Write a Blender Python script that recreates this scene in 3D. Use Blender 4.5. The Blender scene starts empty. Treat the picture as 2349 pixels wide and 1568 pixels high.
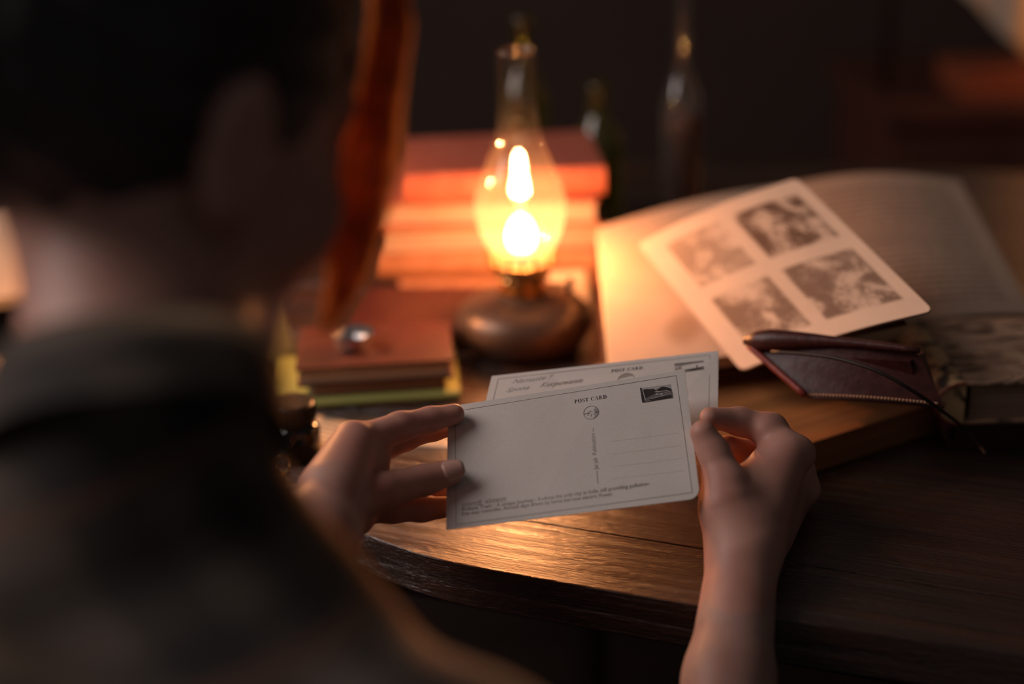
import bpy, bmesh, math, random
import numpy as np
from mathutils import Vector, Matrix
random.seed(4)
SC = bpy.context.scene
COL = SC.collection
TZ = 0.75                      # height of the table top
PI = math.pi

# ------------------------------------------------------------------ camera
CAM = Vector((0, 0, TZ + 0.47))
FPX = 50 / 36 * 2349
_p, _ro = math.radians(22), math.radians(2)
_r0 = Vector((1, 0, 0)); _f = Vector((0, math.cos(_p), -math.sin(_p))); _u0 = _r0.cross(_f)
_R = _r0 * math.cos(_ro) - _u0 * math.sin(_ro); _U = _u0 * math.cos(_ro) + _r0 * math.sin(_ro)
cd = bpy.data.cameras.new('camera'); cam = bpy.data.objects.new('camera', cd); COL.objects.link(cam)
cd.lens = 50; cd.sensor_width = 36; cd.clip_start = 0.02
cam.matrix_world = Matrix(((_R.x, _U.x, -_f.x, CAM.x), (_R.y, _U.y, -_f.y, CAM.y), (_R.z, _U.z, -_f.z, CAM.z), (0, 0, 0, 1)))
cd.dof.use_dof = True; cd.dof.focus_distance = 0.905; cd.dof.aperture_fstop = 1.75
SC.camera = cam

def ray(x, y): return _f + _R * ((x - 1174.5) / FPX) - _U * ((y - 784) / FPX)
def Pd(x, y, d): return CAM + ray(x, y) * d                      # point at depth d along the lens axis
def Pz(x, y, z):                                                  # point at height z above the table top
    v = ray(x, y); return CAM + v * ((TZ + z - CAM.z) / v.z)

def Py(x, y, Y):                                                  # point in the upright plane at distance Y
    v = ray(x, y); return CAM + v * (Y / v.y)
# ------------------------------------------------------------------ light
w = bpy.data.worlds.new('world'); SC.world = w; w.use_nodes = True
bg = w.node_tree.nodes['Background']; bg.inputs[0].default_value = (0.9, 0.85, 0.85, 1); bg.inputs[1].default_value = 0.05

def area(name, loc, target, sx, sy, power, col):
    ld = bpy.data.lights.new(name, 'AREA'); ld.shape = 'RECTANGLE'; ld.size = sx; ld.size_y = sy; ld.energy = power; ld.color = col
    o = bpy.data.objects.new(name, ld); COL.objects.link(o); o.location = loc
    o.rotation_euler = (Vector(target) - Vector(loc)).to_track_quat('-Z', 'Y').to_euler(); return o
area('window_daylight', (-1.40, 0.86, 2.02), (0.05, 0.78, 0.85), 1.1, 1.1, 18.5, (1.0, 0.84, 0.80))

LX, LY = 0.011, 1.16                                              # where the lamp stands
ld = bpy.data.lights.new('flame_light', 'POINT'); ld.energy = 3.3; ld.color = (1.0, 0.365, 0.125); ld.shadow_soft_size = 0.009
fl = bpy.data.objects.new('flame_light', ld); COL.objects.link(fl); fl.location = (LX, LY, TZ + 0.106)

SC.view_settings.view_transform = 'Standard'; SC.view_settings.look = 'None'
SC.view_settings.exposure = 0; SC.view_settings.gamma = 1; SC.view_settings.use_curve_mapping = False
SC.cycles.use_denoising = True
SC.cycles.max_bounces = 8; SC.cycles.transparent_max_bounces = 24; SC.cycles.sample_clamp_indirect = 4
SC.cycles.caustics_refractive = False; SC.cycles.caustics_reflective = False

# ------------------------------------------------------------------ object helpers
def link(name, me, mat=None, parent=None, smooth=False):
    o = bpy.data.objects.new(name, me); COL.objects.link(o)
    if mat is not None:
        for m in (mat if isinstance(mat, (list, tuple)) else [mat]): me.materials.append(m)
    if parent: o.parent = parent
    if smooth and len(me.polygons): me.polygons.foreach_set('use_smooth', [True] * len(me.polygons))
    return o
def fix(o):                       # parent set without moving a mesh given in world coordinates
    o.matrix_parent_inverse = o.parent.matrix_world.inverted(); return o
def mesh(name, v, f, mat=None, parent=None, smooth=False):
    me = bpy.data.meshes.new(name); me.from_pydata([tuple(a) for a in v], [], [tuple(a) for a in f]); me.update()
    return link(name, me, mat, parent, smooth)
def tag(o, label, cat, group=None):
    o['label'] = label; o['category'] = cat
    if group: o['group'] = group
    return o
def empty(name, loc, rz=0, rx=0, ry=0):
    o = bpy.data.objects.new(name, None); COL.objects.link(o); o.empty_display_size = 0.02
    o.location = loc; o.rotation_euler = (rx, ry, rz)
    o.matrix_world = Matrix.LocRotScale(Vector(loc), o.rotation_euler, None)
    return o
def struct(o): o['kind'] = 'structure'; return o
def box_vf(x0, x1, y0, y1, z0, z1):
    v = [(x, y, z) for z in (z0, z1) for y in (y0, y1) for x in (x0, x1)]
    return v, [(0, 2, 3, 1), (4, 5, 7, 6), (0, 1, 5, 4), (2, 6, 7, 3), (0, 4, 6, 2), (1, 3, 7, 5)]
class MB:
    def __init__(s): s.v = []; s.f = []; s.mi = []
    def add(s, v, f, mi=0):
        n = len(s.v); s.v += [tuple(a) for a in v]; s.f += [tuple(i + n for i in q) for q in f]; s.mi += [mi] * len(f); return s
    def box(s, *a, mi=0): return s.add(*box_vf(*a), mi=mi)
    def tube(s, pts, r, seg=8, mi=0):
        pts = [Vector(p) for p in pts]; rs = r if isinstance(r, (list, tuple)) else [r] * len(pts); v = []; f = []
        for i, p in enumerate(pts):
            t = (pts[min(i + 1, len(pts) - 1)] - pts[max(i - 1, 0)]).normalized()
            a = t.orthogonal().normalized() if i == 0 else (a - t * a.dot(t)).normalized()
            b = t.cross(a)
            for k in range(seg): v.append(p + (a * math.cos(2 * PI * k / seg) + b * math.sin(2 * PI * k / seg)) * rs[i])
        for i in range(len(pts) - 1):
            for k in range(seg): f.append((i * seg + k, i * seg + (k + 1) % seg, (i + 1) * seg + (k + 1) % seg, (i + 1) * seg + k))
        f.append(tuple(range(seg))[::-1]); f.append(tuple((len(pts) - 1) * seg + k for k in range(seg)))
        return s.add(v, f, mi)
    def lathe(s, prof, seg=40, mi=0, c=(0, 0)):
        v = []; f = []
        for r, z in prof:
            for k in range(seg): v.append((c[0] + r * math.cos(2 * PI * k / seg), c[1] + r * math.sin(2 * PI * k / seg), z))
        for i in range(len(prof) - 1):
            for k in range(seg): f.append((i * seg + k, i * seg + (k + 1) % seg, (i + 1) * seg + (k + 1) % seg, (i + 1) * seg + k))
        return s.add(v, f, mi)
    def build(s, name, mat, parent=None, smooth=False, bevel=0, sharp=None):
        o = mesh(name, s.v, s.f, mat, parent, smooth)
        if any(s.mi): o.data.polygons.foreach_set('material_index', s.mi)
        if bevel:
            bm = bmesh.new(); bm.from_mesh(o.data)
            es = [e for e in bm.edges if len(e.link_faces) == 2 and e.calc_face_angle(0) > 0.6]
            bmesh.ops.bevel(bm, geom=es, offset=bevel, segments=2, affect='EDGES', profile=0.6)
            bm.to_mesh(o.data); bm.free()
        if sharp: o.data.set_sharp_from_angle(angle=sharp)
        return o
def closed_lathe(prof): return [(0, prof[0][1])] + prof + [(0, prof[-1][1])]

# ------------------------------------------------------------------ materials
def newmat(name):
    m = bpy.data.materials.new(name); m.use_nodes = True; nt = m.node_tree; return m, nt, nt.nodes['Principled BSDF']
def N(nt, t, **k):
    n = nt.nodes.new('ShaderNode' + t)
    for a, b in k.items():
        if a.startswith('_'): setattr(n, a[1:], b)
        else:
            s = n.inputs[int(a[1:])] if a[0] == 'i' and a[1:].isdigit() else n.inputs[a.replace('__', ' ')]
            if isinstance(b, bpy.types.NodeSocket): nt.links.new(b, s)
            else: s.default_value = b
    return n
def math_(nt, op, a, b=0.0, c=None):
    n = nt.nodes.new('ShaderNodeMath'); n.operation = op
    for i, x in enumerate((a, b) if c is None else (a, b, c)):
        if isinstance(x, bpy.types.NodeSocket): nt.links.new(x, n.inputs[i])
        else: n.inputs[i].default_value = x
    return n.outputs[0]
def ramp(nt, fac, stops):
    n = nt.nodes.new('ShaderNodeValToRGB'); nt.links.new(fac, n.inputs[0]); e = n.color_ramp.elements
    while len(e) < len(stops): e.new(0.5)
    for i, (p, c) in enumerate(stops): e[i].position = p; e[i].color = (*c, 1) if len(c) == 3 else c
    return n.outputs[0]
def sm(nt, x, a, b):                       # smoothstep mask
    n = nt.nodes.new('ShaderNodeMapRange'); n.interpolation_type = 'SMOOTHSTEP'
    nt.links.new(x, n.inputs[0]); n.inputs[1].default_value = a; n.inputs[2].default_value = b; return n.outputs[0]
def mix(nt, fac, a, b):
    n = nt.nodes.new('ShaderNodeMix'); n.data_type = 'RGBA'
    for s, x in ((n.inputs[0], fac), (n.inputs[6], a), (n.inputs[7], b)):
        if isinstance(x, bpy.types.NodeSocket): nt.links.new(x, s)
        else: s.default_value = (*x, 1) if isinstance(x, tuple) and len(x) == 3 else x
    return n.outputs[2]
def obj_coord(nt, scale=(1, 1, 1), rot=(0, 0, 0), out='Object'):
    tc = N(nt, 'TexCoord'); mp = N(nt, 'Mapping'); nt.links.new(tc.outputs[out], mp.inputs[0])
    mp.inputs['Scale'].default_value = scale; mp.inputs['Rotation'].default_value = rot; return mp.outputs[0]
def mat_plain(name, c1, c2=None, rough=0.6, scale=40, metal=0, bump=0.15, stretch=(1, 1, 1), spec=0.5, coat=0, detail=5, dist=0.001):
    m, nt, b = newmat(name)
    co = obj_coord(nt, stretch); no = N(nt, 'TexNoise', Vector=co, Scale=float(scale), Detail=float(detail), Roughness=0.6)
    c2 = c2 or tuple(x * 0.65 for x in c1)
    nt.links.new(ramp(nt, no.outputs[0], [(0.32, c2), (0.68, c1)]), b.inputs['Base Color'])
    b.inputs['Roughness'].default_value = rough; b.inputs['Metallic'].default_value = metal
    b.inputs['Specular IOR Level'].default_value = spec; b.inputs['Coat Weight'].default_value = coat
    if bump:
        bp = N(nt, 'Bump', Strength=bump, Distance=dist, Height=no.outputs[0]); nt.links.new(bp.outputs[0], b.inputs['Normal'])
    return m
def mat_pages(name, c=(0.72, 0.60, 0.42)):       # leaf edges of a closed book
    m, nt, b = newmat(name)
    co = obj_coord(nt, (3, 3, 900)); no = N(nt, 'TexNoise', Vector=co, Scale=1.0, Detail=3.0)
    nt.links.new(ramp(nt, no.outputs[0], [(0.3, tuple(x * 0.55 for x in c)), (0.6, c)]), b.inputs['Base Color'])
    b.inputs['Roughness'].default_value = 0.8
    bp = N(nt, 'Bump', Strength=0.5, Distance=0.0006, Height=no.outputs[0]); nt.links.new(bp.outputs[0], b.inputs['Normal'])
    return m
def mat_wood(name, c1, c2, scale=1.0, rough=0.38, bump=0.5, axis=0, coat=0.0):
    m, nt, b = newmat(name)
    st = [95, 95, 95]; st[axis] = 2.4
    co = obj_coord(nt, tuple(s * scale for s in st))
    oi = N(nt, 'ObjectInfo'); add = N(nt, 'VectorMath', _operation='ADD'); nt.links.new(co, add.inputs[0])
    cx = N(nt, 'CombineXYZ'); nt.links.new(math_(nt, 'MULTIPLY', oi.outputs['Random'], 37.0), cx.inputs[0]); nt.links.new(math_(nt, 'MULTIPLY', oi.outputs['Random'], 53.0), cx.inputs[1])
    nt.links.new(cx.outputs[0], add.inputs[1])
    n1 = N(nt, 'TexNoise', Vector=add.outputs[0], Scale=1.3, Detail=7.0, Roughness=0.65, Distortion=0.4)
    st2 = [9, 9, 9]; st2[axis] = 0.8
    n2 = N(nt, 'TexNoise', Vector=obj_coord(nt, tuple(s * scale for s in st2)), Scale=1.5, Detail=4.0, Distortion=1.2)
    grain = math_(nt, 'ADD', math_(nt, 'MULTIPLY', n1.outputs[0], 0.6), math_(nt, 'MULTIPLY', n2.outputs[0], 0.4))
    nt.links.new(ramp(nt, grain, [(0.36, c2), (0.5, tuple((a + q) / 2 for a, q in zip(c1, c2))), (0.62, c1)]), b.inputs['Base Color'])
    s3 = [1, 1, 1]; s3[axis] = 0.22
    n3 = N(nt, 'TexNoise', Vector=obj_coord(nt, tuple(s3)), Scale=620.0, Detail=4.0)
    hgt = math_(nt, 'ADD', grain, math_(nt, 'MULTIPLY', n3.outputs[0], 0.24))
    bp = N(nt, 'Bump', Strength=bump, Distance=0.0045, Height=hgt); nt.links.new(bp.outputs[0], b.inputs['Normal'])
    nt.links.new(ramp(nt, n1.outputs[0], [(0.3, (rough + 0.18,) * 3), (0.7, (rough - 0.06,) * 3)]), b.inputs['Roughness'])
    b.inputs['Coat Weight'].default_value = coat; b.inputs['Coat Roughness'].default_value = 0.24; nt.links.new(bp.outputs[0], b.inputs['Coat Normal']); b.inputs['Specular IOR Level'].default_value = 0.5 + 0.5 * min(1, coat)
    return m
def mat_glass(name, tint=(1, 1, 1), rough=0.02, haze=0.0, hazecol=(0.9, 0.8, 0.65), gloss=1.0):
    m, nt, b = newmat(name); nt.nodes.remove(b); out = nt.nodes['Material Output']
    tr = N(nt, 'BsdfTransparent', Color=(*tint, 1)); gl = N(nt, 'BsdfGlossy', Color=(gloss, gloss, gloss, 1), Roughness=rough)
    lw = N(nt, 'LayerWeight', Blend=0.5); fr = math_(nt, 'ADD', math_(nt, 'MULTIPLY', math_(nt, 'POWER', lw.outputs['Facing'], 4.0), 0.9), 0.09); ms = nt.nodes.new('ShaderNodeMixShader')
    nt.links.new(fr, ms.inputs[0]); nt.links.new(tr.outputs[0], ms.inputs[1]); nt.links.new(gl.outputs[0], ms.inputs[2]); res = ms.outputs[0]
    if haze:
        tl = N(nt, 'BsdfTranslucent', Color=(*hazecol, 1)); df = N(nt, 'BsdfDiffuse', Color=(*hazecol, 1))
        a = nt.nodes.new('ShaderNodeMixShader'); a.inputs[0].default_value = 0.5; nt.links.new(tl.outputs[0], a.inputs[1]); nt.links.new(df.outputs[0], a.inputs[2])
        tc = N(nt, 'TexCoord'); sx = N(nt, 'SeparateXYZ'); nt.links.new(tc.outputs['Object'], sx.inputs[0])
        fac = math_(nt, 'MULTIPLY', math_(nt, 'ADD', math_(nt, 'MULTIPLY', math_(nt, 'SUBTRACT', 1.0, sm(nt, sx.outputs[2], 0.10, 0.19)), 0.8), 0.2), haze)     # soot film low on the glass; paints in flame glow and window reflections
        c = nt.nodes.new('ShaderNodeMixShader'); nt.links.new(fac, c.inputs[0]); nt.links.new(res, c.inputs[1]); nt.links.new(a.outputs[0], c.inputs[2]); res = c.outputs[0]
    nt.links.new(res, out.inputs[0]); return m
def mat_skin(name):
    m, nt, b = newmat(name)
    no = N(nt, 'TexNoise', Vector=obj_coord(nt), Scale=28.0, Detail=4.0); n2 = N(nt, 'TexNoise', Vector=obj_coord(nt), Scale=900.0, Detail=2.0)
    nt.links.new(ramp(nt, no.outputs[0], [(0.3, (0.44, 0.21, 0.16)), (0.7, (0.56, 0.31, 0.24))]), b.inputs['Base Color'])
    b.inputs['Roughness'].default_value = 0.5; b.inputs['Subsurface Weight'].default_value = 0.25
    b.inputs['Subsurface Radius'].default_value = (0.010, 0.003, 0.0015); b.inputs['Subsurface Scale'].default_value = 0.6
    b.inputs['Specular IOR Level'].default_value = 0.35
    bp = N(nt, 'Bump', Strength=0.12, Distance=0.0006, Height=n2.outputs[0]); nt.links.new(bp.outputs[0], b.inputs['Normal'])
    return m

M = {}
M['skin'] = mat_skin('skin')
M['nail'] = mat_plain('nail', (0.62, 0.38, 0.32), (0.58, 0.34, 0.28), 0.25, 30, bump=0.02)
M['hair'] = mat_plain('hair', (0.040, 0.034, 0.032), (0.02, 0.017, 0.016), 0.45, 60, bump=0.5, stretch=(1, 1, 6), dist=0.003)
M['wood'] = mat_wood('table_wood', (0.085, 0.034, 0.015), (0.018, 0.008, 0.005), rough=0.24, bump=0.8, coat=1.0)
M['dwood'] = mat_wood('dark_wood', (0.045, 0.022, 0.014), (0.020, 0.010, 0.007), rough=0.5, bump=0.3)
M['board'] = mat_wood('board_wood', (0.50, 0.21, 0.07), (0.26, 0.095, 0.03), rough=0.5, bump=0.3)
M['pages'] = mat_pages('page_edges'); M['pages2'] = mat_pages('pale_page_edges', (0.50, 0.36, 0.28))
M['red'] = mat_plain('red_cloth', (0.08, 0.013, 0.008), (0.055, 0.009, 0.006), 0.65, 60)
M['red2'] = mat_plain('faded_red_cloth', (0.42, 0.13, 0.085), (0.32, 0.08, 0.05), 0.7, 60)
M['orange'] = mat_plain('tan_cloth', (0.42, 0.19, 0.10), (0.32, 0.13, 0.065), 0.7, 50)
M['green'] = mat_plain('green_card', (0.42, 0.44, 0.12), (0.32, 0.36, 0.10), 0.6, 30)
M['leather'] = mat_plain('oxblood_leather', (0.085, 0.022, 0.018), (0.045, 0.012, 0.010), 0.42, 160, bump=0.5, dist=0.0008)
M['redleather'] = mat_plain('red_leather', (0.30, 0.05, 0.035), (0.2, 0.03, 0.02), 0.4, 160, bump=0.4)
M['thread'] = mat_plain('thread', (0.62, 0.34, 0.2), None, 0.6, 200, bump=0.1)
M['cord'] = mat_plain('leather_cord', (0.035, 0.02, 0.015), None, 0.6, 100)
M['brass'] = mat_plain('brass', (0.62, 0.40, 0.16), (0.38, 0.22, 0.08), 0.32, 60, metal=1, bump=0.1)
M['reserv'] = mat_plain('lamp_body', (0.20, 0.125, 0.085), (0.12, 0.07, 0.045), 0.38, 25, metal=0.35, bump=0.1)
M['chimney'] = mat_glass('chimney_glass', (0.97, 0.96, 0.94), 0.03, haze=0.05)
M['clear'] = mat_glass('clear_glass', (0.85, 0.85, 0.84), 0.035, haze=0.08, hazecol=(0.8, 0.8, 0.85))  # grey haze stands in for window reflections
M['gglass'] = mat_glass('green_glass', (0.50, 0.52, 0.14), 0.05, haze=0.15, hazecol=(0.4, 0.4, 0.1))
M['bglass'] = mat_glass('dark_glass', (0.10, 0.10, 0.10), 0.06)
M['dishglass'] = mat_plain('polished_silver', (0.85, 0.84, 0.84), (0.75, 0.74, 0.74), 0.22, 30, metal=1, bump=0.05)
M['label'] = mat_plain('bottle_label', (0.45, 0.30, 0.15), None, 0.8, 40)
M['black'] = mat_plain('black_metal', (0.022, 0.02, 0.02), None, 0.4, 50)
M['copper'] = mat_plain('copper', (0.55, 0.22, 0.10), None, 0.35, 40, metal=1)
M['wick'] = mat_plain('wick', (0.5, 0.4, 0.3), None, 0.9, 200)
M['paper'] = mat_plain('cream_paper', (0.62, 0.46, 0.33), (0.52, 0.38, 0.26), 0.8, 12, bump=0.05)
M['wall'] = mat_plain('dark_wall', (0.066, 0.044, 0.036), (0.054, 0.037, 0.031), 0.9, 3)
M['floor'] = mat_wood('floor_wood', (0.04, 0.024, 0.018), (0.02, 0.012, 0.010), scale=0.4, rough=0.6, bump=0.2)
M['cloth'] = mat_plain('pale_cloth', (0.62, 0.52, 0.42), (0.45, 0.36, 0.28), 0.95, 14)
M['trouser'] = mat_plain('dark_denim', (0.025, 0.025, 0.032), None, 0.85, 300)

def mat_plaid():
    m, nt, b = newmat('plaid_flannel'); b.inputs['Roughness'].default_value = 0.9
    tc = N(nt, 'TexCoord'); sx = N(nt, 'SeparateXYZ'); mp = N(nt, 'Mapping'); nt.links.new(tc.outputs['Object'], mp.inputs[0])
    mp.inputs['Rotation'].default_value = (0.25, 0.35, -0.85)
    nt.links.new(mp.outputs[0], sx.inputs[0])
    def stripes(o, f, lo, hi): return sm(nt, math_(nt, 'SINE', math_(nt, 'MULTIPLY', o, f)), lo, hi)
    a = stripes(sx.outputs[0], 170, -0.1, 0.3); c = stripes(sx.outputs[2], 170, -0.1, 0.3); d = stripes(sx.outputs[2], 85, 0.93, 0.97)
    s = math_(nt, 'MULTIPLY', math_(nt, 'ADD', a, c), 0.5)
    col = ramp(nt, s, [(0.0, (0.020, 0.017, 0.016)), (0.5, (0.042, 0.033, 0.028)), (1.0, (0.085, 0.066, 0.055))])
    col = mix(nt, d, col, (0.10, 0.05, 0.035))
    nt.links.new(col, b.inputs['Base Color'])
    n = N(nt, 'TexNoise', Vector=tc.outputs['Object'], Scale=500.0); bp = N(nt, 'Bump', Strength=0.3, Distance=0.001, Height=n.outputs[0]); nt.links.new(bp.outputs[0], b.inputs['Normal'])
    b.inputs['Sheen Weight'].default_value = 0.8; b.inputs['Sheen Tint'].default_value = (0.95, 0.65, 0.4, 1); b.inputs['Sheen Roughness'].default_value = 0.35
    return m
M['plaid'] = mat_plaid()

def mat_card(name):
    m, nt, b = newmat(name); b.inputs['Roughness'].default_value = 0.75
    n = N(nt, 'TexNoise', Vector=obj_coord(nt), Scale=700.0, Detail=4.0); n2 = N(nt, 'TexNoise', Vector=obj_coord(nt), Scale=25.0, Detail=3.0)
    s = math_(nt, 'ADD', math_(nt, 'MULTIPLY', n.outputs[0], 0.5), math_(nt, 'MULTIPLY', n2.outputs[0], 0.5))
    nt.links.new(ramp(nt, s, [(0.35, (0.69, 0.66, 0.61)), (0.65, (0.77, 0.74, 0.69))]), b.inputs['Base Color'])
    bp = N(nt, 'Bump', Strength=0.1, Distance=0.0004, Height=n.outputs[0]); nt.links.new(bp.outputs[0], b.inputs['Normal'])
    return m
M['card'] = mat_card('postcard_stock')
def ink(name, c): return mat_plain(name, c, tuple(x * 0.85 for x in c), 0.7, 200, bump=0)
M['ink'] = ink('black_ink', (0.035, 0.028, 0.028)); M['ink2'] = ink('grey_ink', (0.24, 0.21, 0.195)); M['ink3'] = ink('faint_ink', (0.50, 0.47, 0.44)); M['ink4'] = ink('very_faint_ink', (0.76, 0.73, 0.68)); M['ink5'] = ink('emblem_grey', (0.42, 0.40, 0.37))
M['pen'] = ink('green_pen', (0.36, 0.37, 0.34)); M['light'] = ink('print_light', (0.45, 0.42, 0.40)); M['mid'] = ink('print_grey', (0.17, 0.16, 0.155))

def rectmask(nt, u, v, u0, u1, v0, v1, s=0.012):
    a = math_(nt, 'MULTIPLY', sm(nt, u, u0 - s, u0 + s), math_(nt, 'SUBTRACT', 1.0, sm(nt, u, u1 - s, u1 + s)))
    c = math_(nt, 'MULTIPLY', sm(nt, v, v0 - s, v0 + s), math_(nt, 'SUBTRACT', 1.0, sm(nt, v, v1 - s, v1 + s)))
    return math_(nt, 'MULTIPLY', a, c)
def mat_printed(name, paper, panels=(), text=(), blot=None):
    m, nt, b = newmat(name); b.inputs['Roughness'].default_value = 0.75
    tc = N(nt, 'TexCoord'); sx = N(nt, 'SeparateXYZ'); nt.links.new(tc.outputs['UV'], sx.inputs[0]); u, v = sx.outputs[0], sx.outputs[1]
    n = N(nt, 'TexNoise', Vector=tc.outputs['UV'], Scale=5.0, Detail=4.0)
    col = ramp(nt, n.outputs[0], [(0.3, tuple(x * 0.9 for x in paper)), (0.7, paper)])
    for i, (u0, u1, v0, v1, dark, seed) in enumerate(panels):
        mk = rectmask(nt, u, v, u0, u1, v0, v1)
        mp = N(nt, 'Mapping', Vector=tc.outputs['UV']); mp.inputs['Location'].default_value = (seed, seed * 2.3, 0)
        n1 = N(nt, 'TexNoise', Vector=mp.outputs[0], Scale=6.5, Detail=3.0, Distortion=0.6); n2 = N(nt, 'TexNoise', Vector=mp.outputs[0], Scale=60.0, Detail=3.0, Distortion=1.0)
        s = math_(nt, 'ADD', math_(nt, 'MULTIPLY', n1.outputs[0], 0.72), math_(nt, 'MULTIPLY', n2.outputs[0], 0.28))
        d = math_(nt, 'MULTIPLY', sm(nt, s, 0.38, 0.56), dark)
        base = math_(nt, 'MULTIPLY', math_(nt, 'ADD', math_(nt, 'MULTIPLY', d, 0.92), 0.12 * dark), mk)
        col = mix(nt, base, col, (0.16, 0.085, 0.05))
    for (u0, u1, v0, v1, lines, dark) in text:
        mk = rectmask(nt, u, v, u0, u1, v0, v1, 0.004)
        st = sm(nt, math_(nt, 'SINE', math_(nt, 'MULTIPLY', v, lines * 2 * PI)), 0.0, 0.5)
        mp = N(nt, 'Mapping', Vector=tc.outputs['UV']); mp.inputs['Scale'].default_value = (55, lines, 1)
        wn = N(nt, 'TexNoise', Vector=mp.outputs[0], Scale=1.6, Detail=1.0)
        f = math_(nt, 'MULTIPLY', math_(nt, 'MULTIPLY', mk, st), math_(nt, 'MULTIPLY', sm(nt, wn.outputs[0], 0.38, 0.46), dark))
        col = mix(nt, f, col, (0.10, 0.06, 0.045))
    if blot:
        for (bu, bv, r) in blot:
            dx = math_(nt, 'SUBTRACT', u, bu); dy = math_(nt, 'SUBTRACT', v, bv)
            dd = math_(nt, 'SQRT', math_(nt, 'ADD', math_(nt, 'MULTIPLY', dx, dx), math_(nt, 'MULTIPLY', dy, dy)))
            col = mix(nt, math_(nt, 'MULTIPLY', math_(nt, 'SUBTRACT', 1.0, sm(nt, dd, r * 0.3, r)), 0.55), col, (0.38, 0.2, 0.1))
    nt.links.new(col, b.inputs['Base Color']); return m

# ------------------------------------------------------------------ setting
struct(MB().box(-3, 3, -1.2, 3.2, -0.02, 0).build('floor', M['floor']))
struct(MB().box(-3, 3, 3.0, 3.1, 0, 2.8).build('wall_back', M['wall']))
struct(MB().box(-2.4, -2.3, -0.3, 3.0, 0, 2.8).build('wall_left', M['wall']))
struct(MB().box(2.2, 2.3, -0.3, 3.0, 0, 2.8).build('wall_right', M['wall']))

# ------------------------------------------------------------------ table
tdir = Vector((0.93, -0.37, 0)).normalized(); tnor = Vector((-tdir.y, tdir.x, 0))
near = [(-0.095, .825), (-0.054, .795), (0.010, .769), (0.111, .729), (0.202, .696), (0.281, .670), (0.60, .545)]
left = [(-0.60, 1.50), (-0.48, 1.27), (-0.36, 1.08), (-0.27, .985), (-0.199, .915), (-0.147, .872)]
out = left + near + [(0.86, 0.52), (1.0, 0.66), (1.16, 1.15), (1.0, 1.50), (0.55, 1.68), (0.0, 1.80), (-0.42, 1.82), (-0.58, 1.70)]
def chaikin(p, n):
    for _ in range(n):
        q = []
        for i in range(len(p)):
            a = p[i]; b = p[(i + 1) % len(p)]
            q += [(a[0] * .75 + b[0] * .25, a[1] * .75 + b[1] * .25), (a[0] * .25 + b[0] * .75, a[1] * .25 + b[1] * .75)]
        p = q
    return p
out = chaikin(out, 2)
loc = [((Vector((x, y, 0)) - Vector((0.011, .769, 0))).dot(tdir), (Vector((x, y, 0)) - Vector((0.011, .769, 0))).dot(tnor)) for x, y in out]
def clip(poly, ylim, sgn):
    r = []
    for i in range(len(poly)):
        a = poly[i]; b = poly[(i + 1) % len(poly)]; ia = (a[1] - ylim) * sgn >= 0; ib = (b[1] - ylim) * sgn >= 0
        if ia: r.append(a)
        if ia != ib:
            t = (ylim - a[1]) / (b[1] - a[1]); r.append((a[0] + (b[0] - a[0]) * t, ylim))
    return r
table = empty('wooden_table', (0.011, .769, 0), math.atan2(tdir.y, tdir.x))
tag(table, 'dark stained plank table with a rounded near edge under the books and lamp', 'table')
ymin = min(q[1] for q in loc); ymax = max(q[1] for q in loc); pw = 0.128; k = 0; y = -0.19
while y < ymax:
    poly = clip(clip(loc, y + 0.0006, 1), y + pw - 0.0006, -1)
    if len(poly) >= 3:
        n = len(poly); th = 0.030; h = TZ - random.uniform(0, 0.0005)
        v = [(a, b, h - th) for a, b in poly] + [(a, b, h) for a, b in poly]
        f = [tuple(range(n))[::-1], tuple(range(n, 2 * n))] + [(i, (i + 1) % n, n + (i + 1) % n, n + i) for i in range(n)]
        mb = MB(); mb.add(v, f); mb.build('plank', M['wood'], table, bevel=0.0008)
    y += pw
mb = MB(); mb.box(-0.25, 0.85, 0.10, 0.13, TZ - 0.10, TZ - 0.0305).box(-0.25, 0.85, 0.74, 0.77, TZ - 0.10, TZ - 0.0305); mb.build('apron', M['dwood'], table)
for a in (-0.22, 0.82):
    for c in (0.12, 0.76):
        MB().tube([(a, c, 0), (a, c, 0.12), (a, c, 0.3), (a, c, 0.5), (a, c, 0.62), (a, c, TZ - 0.0305)], [0.02, 0.024, 0.022, 0.028, 0.034, 0.034], 14).build('leg', M['dwood'], table, smooth=True)

# ------------------------------------------------------------------ books
def closed_book(name, loc, rz, w_, l_, t, cover, pages, label, group=None, cat='book', tilt=(0, 0), roundspine=True):
    e = empty(name, loc, rz, tilt[0], tilt[1]); tag(e, label, cat, group)
    c = min(0.0028, t * 0.14); ov = 0.003; mb = MB()
    mb.box(-w_ / 2, w_ / 2, -l_ / 2, l_ / 2, 0, c).box(-w_ / 2, w_ / 2, -l_ / 2, l_ / 2, t - c, t)
    prof = []
    for i in range(9):
        a = -PI / 2 + PI * i / 8; prof.append((-w_ / 2 - (0.006 if roundspine else 0.001) * math.cos(a), t / 2 + t / 2 * math.sin(a)))
    v = [(x, -l_ / 2, z) for x, z in prof] + [(x, l_ / 2, z) for x, z in prof] + [(x + c * 1.3, -l_ / 2, c + (z) * (t - 2 * c) / t) for x, z in prof] + [(x + c * 1.3, l_ / 2, c + (z) * (t - 2 * c) / t) for x, z in prof]
    f = []
    for i in range(8): f += [(i, i + 1, 10 + i, 9 + i), (18 + i, 27 + i, 28 + i, 19 + i), (i, 18 + i, 19 + i, i + 1), (9 + i, 10 + i, 28 + i, 27 + i)]
    mb.add(v, f); mb.build('cover', cover, e, bevel=0.0006)
    mb = MB(); mb.box(-w_ / 2 + 0.001, w_ / 2 - ov, -l_ / 2 + ov, l_ / 2 - ov, c, t - c)
    mb.build('page_block', pages, e)
    return e
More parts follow.
